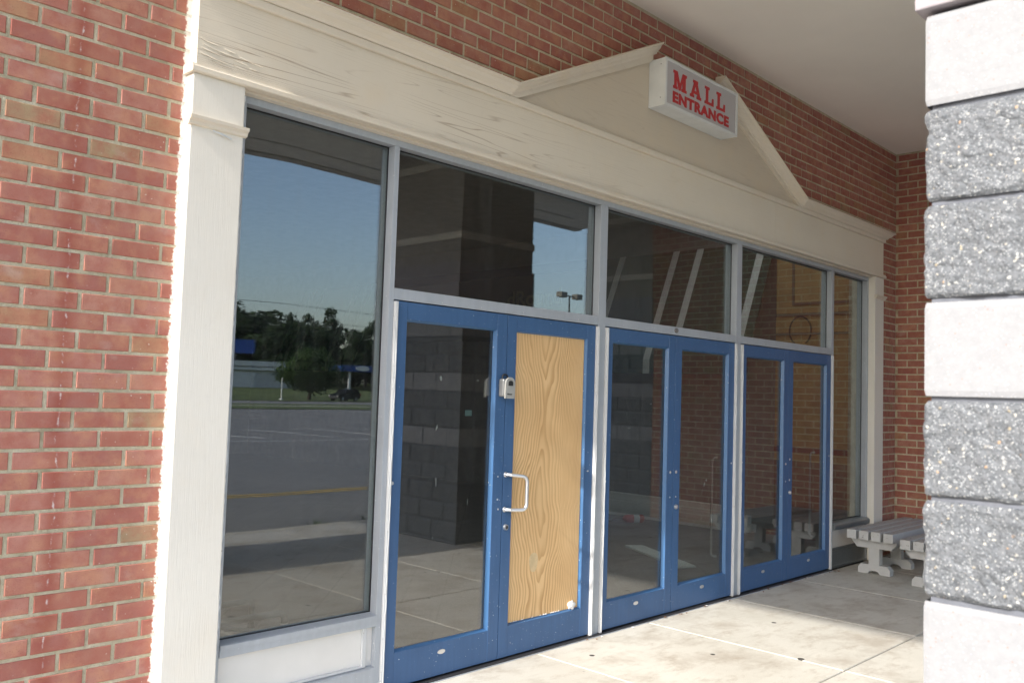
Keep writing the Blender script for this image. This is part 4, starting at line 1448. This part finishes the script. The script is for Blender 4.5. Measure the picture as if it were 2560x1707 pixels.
def interior():
    q = MB(); q.box(-1.9, 9.6, 0.112, 16.0, -0.2, 0.0)
    tag(q.build('interior_floor', MT['tile']), kind='structure')
    q = MB()
    q.box(-1.9, 0.0, 0.301, 2.8, 4.35, 4.5); q.box(8.6, 9.6, 0.301, 2.8, 4.35, 4.5)
    q.box(0.001, 8.599, 0.301, 0.7, 4.351, 4.5); q.box(-1.9, 9.6, 2.801, 16.0, 4.351, 4.5)
    sk_ = MB(); sk_.face([(-.001, .699, 4.40), (8.601, .699, 4.40), (8.601, 2.802, 4.40), (-.001, 2.802, 4.40)])  # panel added in the ceiling gap, out of view, to lighten the interior
    tag(sk_.build('added_light_panel', frosted()), 'long frosted panel added out of view above the mall hall to brighten the interior', 'added light panel')
    tag(q.build('interior_ceiling', MT['ceil']), kind='structure')
    for nm, bx, lab in (('interior_wall', (-2.0, -1.9, .301, 16.0, -.2, 4.5), 'plain grey side wall of the dim mall hall behind the tall window'),
                        ('interior_wall', (-1.9, 9.6, 16.0, 16.1, -.2, 4.5), 'grey back wall far inside the dark mall hall'),
                        ('interior_wall', (9.2, 9.6, 1.86, 15.99, -.2, 4.349), 'grey shop wall under the striped awnings inside the mall')):
        q = MB(); q.box(*bx)
        tag(q.build(nm, MT['iwall']), lab, 'wall')
    t = thing('tan_wall', 'tan panelled shop wall inside the mall, seen through the last door', 'wall', (9, 1, 0))
    q = MB(); q.box(9.0, 9.6, 0.302, 1.85, 1.075, 4.349); q.build('tan_panelling', MT['tan'], t)
    q = MB(); q.box(8.985, 9.6, 0.302, 1.85, 1.0, 1.0745); q.build('maroon_rail', MT['maroon'], t)
    q = MB(); q.box(9.0, 9.6, 0.302, 1.85, 0.885, 0.9995); q.build('tan_rail', MT['tan'], t)
    q = MB(); q.box(9.0, 9.6, 0.302, 1.85, -.1, 0.8845); q.build('brown_base', MT['brown'], t)
    q = MB()
    for (a, b, c, d) in ((.5, 1.62, 2.95, 2.98), (.5, 1.62, 4.0, 4.03), (.5, .53, 2.98, 4.0), (1.59, 1.62, 2.98, 4.0), (.31, 1.84, 2.80, 2.84), (.31, 1.84, 2.55, 2.58)):
        q.box(8.982, 8.9995, a, b, c, d)
    q.build('panel_moulding', MT['brown'], t)
    t = thing('wall_cable_loop', 'black cable loop above a yellow box on the tan interior wall', 'cable', (8.94, 1.5, 2.4))
    q = MB(); q.tube([(8.95, 1.48 + .15 * math.cos(a), 2.60 + .19 * math.sin(a)) for a in [R(-60 + 300 * k / 24) for k in range(25)]], .010, 8); q.build('cable', MT['blackp'], t)
    q = MB(); q.box(8.90, 8.981, 1.55, 1.66, 2.30, 2.38, 0, .005); q.build('yellow_box', MT['yellowp'], t)
    # striped awnings
    def awning(y0, y1, stripes, lab):
        t = thing('striped_awning', lab, 'awning', (9, (y0 + y1) / 2, 3), 'striped awnings inside the mall')
        q = MB()
        q.prism([(9.199, 3.84), (9.0, 3.84), (8.28, 2.20), (8.28, 2.0), (8.30, 2.0), (8.30, 2.19), (9.02, 3.82), (9.199, 3.82)], 'y', y0, y1)
        q.build('canvas', MT['awn'], t)
        for s in stripes:
            q = MB(); q.prism([(8.998, 3.844), (8.276, 2.20), (8.276, 2.0), (8.2795, 2.0), (8.2795, 2.20), (8.9995, 3.8405)], 'y', s - .055, s + .055)
            q.build('stripe', MT['awnw'], t)
    awning(1.88, 5.1, [2.06, 3.05, 3.46, 4.45, 4.86], 'green awning with white slanting stripes inside, behind the second and third transoms')
    awning(10.5, 13.4, [10.94, 11.37, 12.62, 13.02], 'far green and white striped awning, faint in the tall window')
    t = thing('shop_fascia', 'dark shop fascia inside with pale looping letters behind the first transom', 'shop sign', (9, 7.5, 3))
    q = MB(); q.box(9.0, 9.199, 5.12, 10.45, 2.6, 3.70); q.build('fascia_board', MT['fboard'], t)
    q = MB(); q.box(8.96, 9.199, 5.12, 10.45, 3.705, 3.86); q.build('navy_band', MT['navy'], t)
    M_ = Matrix.Translation((8.992, 6.95, 3.17)) @ Matrix.Rotation(R(-90), 4, 'Z') @ Matrix.Rotation(R(90), 4, 'X')
    text_shape('lettering', 'dRound', 0.3, 0.004, MT['lett'], M_, t, 0.004, (1.25, 0.27))
    # pipe stand by the left pane
    t = thing('pipe_stand', 'low grey pipe rack standing just inside the tall window', 'rack', (0.4, .8, 0))
    q = MB()
    for y in (0.60, 0.96):
        q.tube([(0.785, y, 0.0), (0.785, y, 0.325), (0.775, y, 0.350), (0.75, y, 0.360), (-0.75, y, 0.360), (-.775, y, .35), (-.785, y, .325), (-0.785, y, 0.0)], 0.020, 10)
    q.build('rail', MT['pipe'], t, smooth=True)
    q = MB(); q.tube([(0.785, 0.62, .23), (0.20, 0.94, .34)], .014, 8); q.tube([(-.785, .62, .1), (-.785, .94, .1)], .014, 8)
    q.build('brace', MT['pipe'], t, smooth=True)
    q = MB(); q.tube([(0.785, 0.60, .255), (0.785, 0.60, .300)], .0212, 12, caps=False); q.tube([(0.785, 0.60, .225), (0.785, 0.60, .238)], .0212, 12, caps=False)
    q.build('white_sticker', MT['label'], t)
    t = MB()
    P = [Vector(p) for p in ((5.40, .98, 0), (5.572, .888, 0), (6.14, 1.935, 0), (5.975, 2.053, 0))]
    t.loft([[p + Vector((0, 0, .002)) for p in P], [p + Vector((0, 0, .022)) for p in P]])
    tag(t.build('loose_plank', MT['plank']), 'pale loose plank lying on the dark floor just inside the glass doors', 'plank')
MT['yellowp'] = simple('yellow_plastic', (0.55, 0.36, 0.05), 0.5)
MT['fboard'] = simple('brown_fascia', (0.12, 0.10, 0.075), 0.7)
MT['lett'] = simple('letter_cream', (0.42, 0.38, 0.22), 0.6)
interior()

# ------------------------------------------------------------------ what stands across the parking lot (mirrored in the glass)
def leaf_cloud(centres, n, size, seed, squash=0.8):
    """many small leaf-clump faces through the volume of several overlapping lobes"""
    r = random.Random(seed)
    b = MB()
    tot = sum(c[3] ** 2 for c in centres)
    for (cx, cy, cz, rad) in centres:
        m = int(n * rad ** 2 / tot)
        for _ in range(m):
            u = r.gauss(0, 1), r.gauss(0, 1), r.gauss(0, 1)
            L = math.sqrt(sum(x * x for x in u)) or 1
            d = Vector(u) / L
            rr_ = rad * (r.random() ** 0.42) * (1 + 0.25 * noise.noise(d * 2.5 + Vector((cx, cy, cz))))
            p = Vector((cx, cy, cz)) + Vector((d.x, d.y, d.z * squash)) * rr_
            nrm = (d + Vector((r.uniform(-.9, .9), r.uniform(-.9, .9), r.uniform(-.4, 1)))).normalized()
            t1 = nrm.orthogonal().normalized()
            t1 = Matrix.Rotation(r.uniform(0, 6.28), 3, nrm) @ t1
            t2 = nrm.cross(t1)
            s = size * r.uniform(0.5, 1.25)
            k = len(b.v)
            b.v += [tuple(p + t1 * s), tuple(p + t2 * s * .7 + nrm * s * .2), tuple(p - t1 * s * .9), tuple(p - t2 * s * .7 - nrm * s * .15)]
            b.f.append((k, k + 1, k + 2, k + 3)); b.mi.append(0)
    return b

def trunk_mesh(h, r0, limbs, seed):
    r = random.Random(seed)
    b = MB()
    b.tube([(0, 0, -.3), (.02, 0, h * .3), (.06, .03, h * .65), (0.02, .05, h)], [r0 * 1.25, r0, r0 * .8, r0 * .5], 10)
    for (dx, dy, dz) in limbs:
        b.tube([(0.03, .02, h * .55), (dx * .4, dy * .4, h * .55 + dz * .45), (dx, dy, h * .55 + dz)], [r0 * .5, r0 * .35, r0 * .12], 7)
    return b

def woods():
    # three kinds of crown, shared by the trees of the wood
    kinds = []
    for k in range(4):
        r = random.Random(40 + k)
        H = 15 + k * 1.2
        cs = [(r.uniform(-2.2, 2.2), r.uniform(-2, 2), H * (0.42 + .13 * i) + r.uniform(-1, 1), r.uniform(2.4, 4.2) * (1.15 - .12 * i)) for i in range(5)]
        cs += [(r.uniform(-4, 4), r.uniform(-3, 3), H * r.uniform(.30, .65), r.uniform(2.0, 3.0)) for _ in range(6)]
        cs += [(r.uniform(-2.5, 2.5), 0, H * .25, 3.2)]
        cs += [(r.uniform(-4.5, 4.5), r.uniform(-2, 2), H * r.uniform(.08, .35), r.uniform(2.4, 3.4)) for _ in range(5)]
        cr = leaf_cloud(cs, 7500, 0.36, k).build('crown', MT['leafd'], None, fix=False)
        tk = trunk_mesh(H * .6, .35, [(2, 1, 4), (-2.4, .5, 4.5), (1, -2, 5)], k).build('trunk', MT['bark'], None)
        kinds.append((cr.data, tk.data, H))
        bpy.data.objects.remove(cr); bpy.data.objects.remove(tk)
    r = random.Random(9)
    i = 0
    labs = ['dark broad tree of the wood behind the white building, mirrored in the window', 'dark bushy tree on the ridge beyond the road, mirrored in the window']
    for row, yy in ((0, -158), (1, -176)):
        x = 62 + row * 4
        while x < 205:
            me_c, me_t, H = kinds[r.randrange(4)]
            zg = -0.16 + min(1.0, (-112 - yy) / 60.0) * 3.2 - .2 if yy < -112 else 0
            e = bpy.data.objects.new('tree', None)
            e.location = (x, yy + r.uniform(-4, 4), -0.16 + min(1.0, (-112 - yy) / 60.0) * 3.2)
            s = r.uniform(.82, 1.0) * (0.94 if row == 0 else 1.05)
            e.scale = (s, s, s)
            e.rotation_euler = (0, 0, r.uniform(0, 6.28))
            C.objects.link(e)
            tag(e, labs[row], 'tree',  'front row of trees in the wood' if row == 0 else 'back row of trees in the wood')
            for nm, me in (('crown', me_c), ('trunk', me_t)):
                o = bpy.data.objects.new(nm, me); o.parent = e; C.objects.link(o)
            x += r.uniform(4.0, 6.0)
            i += 1
woods()

def corner_tree():
    t = thing('round_tree', 'round leafy green tree on the corner of the lot across the lot', 'tree', (71.5, -108.5, -0.1))
    r = random.Random(5)
    cs = [(0, 0, 4.9, 3.3), (-3.0, .5, 4.2, 2.5), (3.0, 0, 4.1, 2.5), (-1.5, 1, 6.1, 2.0), (1.6, -.5, 6.2, 2.0), (0, 0, 3.4, 2.8), (-4.2, 0, 3.6, 1.5), (4.3, .5, 3.5, 1.5), (1.0, 0, 2.6, 2.2), (-2.2, 0, 2.7, 1.8)]
    o = leaf_cloud(cs, 16000, .17, 77, .85).build('crown', MT['leafl'], None, fix=False); o.parent = t
    o = trunk_mesh(3.0, .26, [(1.6, .4, 1.8), (-1.8, .2, 1.7), (.3, -1.4, 2.0), (-.5, 1.2, 2.2)], 3).build('trunk', MT['bark'], None); o.parent = t
    t = thing('small_tree', 'smaller light green tree above the hedge across the lot', 'tree', (82.5, -101, -.1))
    cs = [(0, 0, 3.9, 2.6), (-1.8, .3, 3.2, 1.9), (2.0, 0, 3.0, 2.0), (0, 0, 2.3, 2.4), (3.8, 0, 3.2, 2.0)]
    o = leaf_cloud(cs, 4500, .20, 78, .9).build('crown', MT['leafl'], None, fix=False); o.parent = t
    o = trunk_mesh(2.0, .14, [(1, .4, 1.2), (-1.1, .2, 1.2)], 4).build('trunk', MT['bark'], None); o.parent = t
    o = leaf_cloud([(x, 0, .7, 1.25 + .2 * math.sin(x * 2)) for x in [i * 1.0 for i in range(10)]], 5000, .12, 79, .75).build('hedge', MT['leafl'], None, fix=False)
    o.location = (74.5, -92.5, -.1); o.rotation_euler = (0, 0, R(-30))
    tag(o, 'low clipped green hedge beside the parked dark car across the lot', 'hedge')
corner_tree()

def weeds():
    for k, (x, y, n, s) in enumerate(((4.15, -5.16, 60, .20), (4.95, -5.20, 45, .25), (3.6, -5.17, 20, .08))):
        r = random.Random(k)
        b = MB()
        for _ in range(n):
            a = r.uniform(0, 6.28); L = s * r.uniform(.4, 1.2); tl = r.uniform(.1, .7)
            bx, by = x + r.uniform(-.10, .10), y + r.uniform(-.04, .01)
            d = Vector((math.cos(a) * tl, math.sin(a) * tl * .6, 1)).normalized()
            sd = Vector((-math.sin(a), math.cos(a), 0)) * .009
            p0 = Vector((bx, by, -.16)); p1 = p0 + d * L * .6; p2 = p0 + d * L + Vector((math.cos(a), math.sin(a), -.3)) * L * .25
            b.face([p0 - sd * .4, p0 + sd * .4, p1 + sd, p1 - sd]); b.face([p1 - sd, p1 + sd, p2])
        o = b.build('weed', MT['weed'], fix=False)
        tag(o, ('leafy green weed growing from the kerb', 'taller thin weed growing from the kerb', 'small sprig of weed at the kerb beside the larger weeds')[k], 'weed')
weeds()

def far_items():
    # low white commercial building
    zb = 1.2
    t = thing('white_building', 'low white shop building with a banded parapet across the road', 'building', (80, -143, zb))
    q = MB(); q.box(62, 96, -152, -143, zb - 1.5, zb + 4.4); q.build('wall', MT['wbuild'], t)
    q = MB(); q.box(61.4, 96.6, -152.5, -142.4, zb + 3.6, zb + 4.2, 0); q.box(61.4, 96.6, -152.5, -142.2, zb + 4.35, zb + 5.3)
    q.build('parapet_band', MT['wbuild2'], t)
    for k in range(3):
        q = MB(); q.box(63 + k * 4.8, 67.4 + k * 4.8, -142.96, -142.9, zb + .3, zb + 3.3); q.build('window', MT['fglass'], t)
    q = MB(); q.box(79.8, 84.6, -142.96, -142.88, zb, zb + 3.2); q.build('roller_door', MT['wbuild2'], t)
    M_ = Matrix.Translation((77.6, -142.15, zb + 4.42)) @ Matrix.Rotation(R(180), 4, 'Z') @ Matrix.Rotation(R(90), 4, 'X')
    text_shape('lettering', 'RET', 1.0, .02, MT['dark'], M_, t, .02, (2.6, .8))
    # second larger roof behind
    t = thing('long_roofed_building', 'long building with a pale sloping roof behind the white shop', 'building', (70, -165, 2))
    q = MB(); q.box(52, 92, -172, -160, 0, 8.6); q.build('wall', MT['tanb'], t)
    q = MB(); q.prism([(-173, 9.0), (-158, 9.0), (-158, 9.7), (-165, 11.2), (-173, 11.2)], 'x', 51, 93); q.build('roof', MT['wbuild2'], t)
    q = MB(); q.box(52, 92, -159.9, -159.7, 7.0, 7.8); q.build('orange_band', MT['yellow'], t)
    t = thing('blue_sign_board', 'plain blue rectangular sign board standing high beyond the white shop across the lot', 'sign', (87, -150, 0))
    q = MB(); q.box(85.0, 88.6, -150.2, -150.0, 8.2, 10.9); q.build('board', MT['blueb'], t)
    q = MB(); q.box(86.6, 87.0, -150.5, -150.21, 0, 8.6); q.build('post', MT['dark'], t)
    t = thing('blue_fuel_canopy', 'blue canopy fascia with a white oval badge beyond the round tree', 'canopy', (103, -141, 0))
    q = MB(); q.box(100, 118, -150, -141, 5.2, 6.4); q.build('fascia', MT['blueb'], t)
    for x in (102, 109, 116):
        q = MB(); q.box(x, x + .4, -142, -141.6, 0, 5.2); q.build('post', MT['wbuild2'], t)
    q = MB(); ring = [(104.6 + 1.6 * math.cos(a), 5.85 + .5 * math.sin(a)) for a in [2 * math.pi * k / 24 for k in range(24)]]
    q.prism(ring, 'y', -140.99, -140.9); q.build('oval_badge', MT['wbuild2'], t)
    # posts
    t = thing('marker_post', 'short white post with a red top at the lot edge across the lot', 'post', (54.1, -94.6, -.1))
    q = MB(); q.tube([(54.1, -94.6, -.2), (54.1, -94.6, 1.0)], .13, 12); q.build('shaft', MT['wbuild2'], t)
    q = MB(); q.tube([(54.1, -94.6, 1.0), (54.1, -94.6, 1.42), (54.1, -94.6, 1.46)], [.14, .14, .05], 12); q.build('red_cap', MT['red'], t)
    t = thing('thin_post', 'thin pale post on a round foot beside the round tree', 'post', (66, -108, -.1))
    q = MB(); q.tube([(66.2, -107.6, -.1), (66.2, -107.6, 3.1)], .07, 10); q.build('shaft', MT['wbuild2'], t)
    q = MB(); q.tube([(66.2, -107.6, -.12), (66.2, -107.6, .06)], .28, 14); q.build('foot', MT['wbuild2'], t)
    t = thing('road_sign', 'cluster of small white and blue road signs on one post across the lot', 'road sign', (65, -119, 0))
    q = MB(); q.tube([(68.6, -121, 0), (68.6, -121, 4.6)], .06, 8); q.build('post', MT['dark'], t)
    for k in range(4):
        q = MB(); q.box(68.25, 68.95, -120.9, -120.85, 4.45 - k * .62, 4.95 - k * .62); q.build('white_plate', MT['wbuild2'], t)
    for k in range(2):
        q = MB(); q.box(67.5, 68.2, -120.9, -120.85, 3.0 + k * .9, 3.7 + k * .9); q.build('blue_plate', MT['blueb'], t)
    # utility pole, wires and a traffic light on its mast
    t = thing('utility_pole', 'tall grey utility pole carrying a traffic light', 'pole', (60, -112, 0))
    q = MB(); q.tube([(61.6, -115, -.2), (61.6, -115, 11.5)], [.20, .14], 10); q.build('pole', MT['pipe'], t)
    q = MB(); q.box(60.3, 62.9, -115.1, -114.95, 10.6, 10.8); q.build('crossarm', MT['bark'], t)
    q = MB(); q.box(61.9, 62.4, -114.9, -114.6, 5.6, 7.2); q.build('traffic_light', MT['blackp'], t)
    q = MB(); q.tube([(62.15, -114.6, 6.85), (62.15, -114.5, 6.85)], .16, 12); q.build('red_lens', MT['red'], t)
    for k, (za, zb2, yy) in enumerate(((16.3, 14.3, -117), (13.6, 12.6, -117.3), (12.9, 12.0, -117.6), (12.2, 11.4, -117.9), (11.4, 10.8, -118.2))):
        q = MB()
        pts = []
        for i in range(25):
            u = i / 24
            pts.append((40 + 90 * u, yy, za + (zb2 - za) * u - 1.2 * 4 * u * (1 - u) + .3))
        q.tube(pts, .035, 5)
        tag(q.build('overhead_wire', MT['blackp']), 'thin dark overhead wire sagging across the mirrored sky, number %s from the top' % ('one', 'two', 'three', 'four', 'five')[k], 'wire', 'overhead wires above the trees')
    # parking lot lamp
    t = thing('lot_lamp', 'twin-headed parking lot lamp mirrored against the sky in the first transom', 'lamp post', (52.6, -42.5, 0))
    q = MB(); q.tube([(52.6, -42.5, -.2), (52.6, -42.5, 9.9)], [.11, .07], 10); q.build('pole', MT['pipe'], t)
    q = MB(); q.box(51.6, 53.6, -42.55, -42.45, 9.85, 9.93); q.build('arm', MT['pipe'], t)
    for x in (51.25, 53.25):
        q = MB(); q.box(x, x + .75, -42.8, -42.2, 9.72, 10.12, 0, .03); q.build('lamp_head', MT['headp'], t)
MT['wbuild'] = simple('white_render', (0.50, 0.52, 0.52), 0.8)
MT['wbuild2'] = simple('white_metal_trim', (0.66, 0.68, 0.68), 0.6)
MT['fglass'] = simple('dark_shop_window', (0.03, 0.035, 0.04), 0.1)
MT['tanb'] = simple('brown_building_wall', (0.12, 0.10, 0.07), 0.8)
MT['blueb'] = simple('blue_sign_paint', (0.012, 0.06, 0.26), 0.4)
MT['headp'] = simple('bronze_lamp_head', (0.18, 0.17, 0.14), 0.5)
far_items()

def suv():
    """dark sport utility vehicle seen from its rear left quarter; local x forward"""
    t = thing('parked_car', 'black estate car with a red tail light beside the hedge across the lot', 'car', (74.5, -104.0, -0.155))
    t.rotation_euler = (0, 0, R(165))
    def put(b, name, mat, parent=t, smooth=False):
        o = b.build(name, mat, None, smooth); o.parent = parent; return o
    side = [(-2.35, .45), (-2.38, .80), (-2.30, 1.05), (-2.15, 1.62), (-1.95, 1.76), (-.6, 1.83), (.35, 1.74), (1.05, 1.18), (2.15, 1.02), (2.38, .82), (2.42, .45), (1.9, .34), (-1.9, .34)]
    b = MB()
    rings = []
    for y, s, zs in ((-.93, .97, .0), (-.88, 1, .0), (-.70, 1.0, .02), (.70, 1.0, .02), (.88, 1, 0), (.93, .97, 0)):
        rings.append([(x * s, y * (1 if z < 1.1 else .86), z + (0 if z < 1 else zs)) for x, z in side])
    b.loft(rings)
    body = put(b, 'body', MT['carpaint'])
    for sgn in (-1, 1):
        for (x0, x1, xa, xb) in ((-1.95, -1.05, -2.0, -1.0), (-.95, .0, -.95, .05), (.08, .55, .12, .98)):
            q = MB(); y = sgn * .885; y2 = sgn * .815
            q.loft([[(xa, y, 1.14), (xb, y, 1.14), (x1, y2, 1.66), (x0, y2, 1.66)], [(xa, y * .985, 1.14), (xb, y * .985, 1.14), (x1, y2 * .985, 1.66), (x0, y2 * .985, 1.66)]])
            put(q, 'side_window', MT['fglass'])
        q = MB(); q.box(-2.42, -2.28, sgn * .88 - .06, sgn * .88 + .05, .82, 1.22, 0, .01); put(q, 'tail_light', MT['red'])
        q = MB(); q.box(2.28, 2.42, sgn * .78 - .12, sgn * .78 + .10, .72, .88, 0, .01); put(q, 'headlight', MT['silver'])
        for x in (-1.42, 1.45):
            q = MB(); y0 = sgn * .95
            q.tube([(x, y0, .36), (x, y0 - sgn * .24, .36)], .36, 22); w_ = put(q, 'wheel', MT['blackp'])
            q = MB(); q.tube([(x, y0 + sgn * .004, .36), (x, y0 - sgn * .05, .36)], .22, 16)
            o = q.build('rim', MT['silver'], None); o.parent = w_
    q = MB(); q.loft([[(-2.33, -.68, 1.10), (-2.33, .68, 1.10), (-2.18, .62, 1.62), (-2.18, -.62, 1.62)], [(-2.31, -.68, 1.10), (-2.31, .68, 1.10), (-2.16, .62, 1.62), (-2.16, -.62, 1.62)]])
    put(q, 'rear_window', MT['fglass'])
    q = MB(); q.box(-2.46, -2.34, -.85, .85, .42, .62, 0, .02); put(q, 'rear_bumper', MT['blackp'])
    q = MB(); q.box(-2.405, -2.385, -.26, .26, .78, .90); put(q, 'number_plate', MT['label'])
MT['carpaint'] = simple('black_car_paint', (0.012, 0.014, 0.017), 0.2, 0, 0.05, 3)
suv()
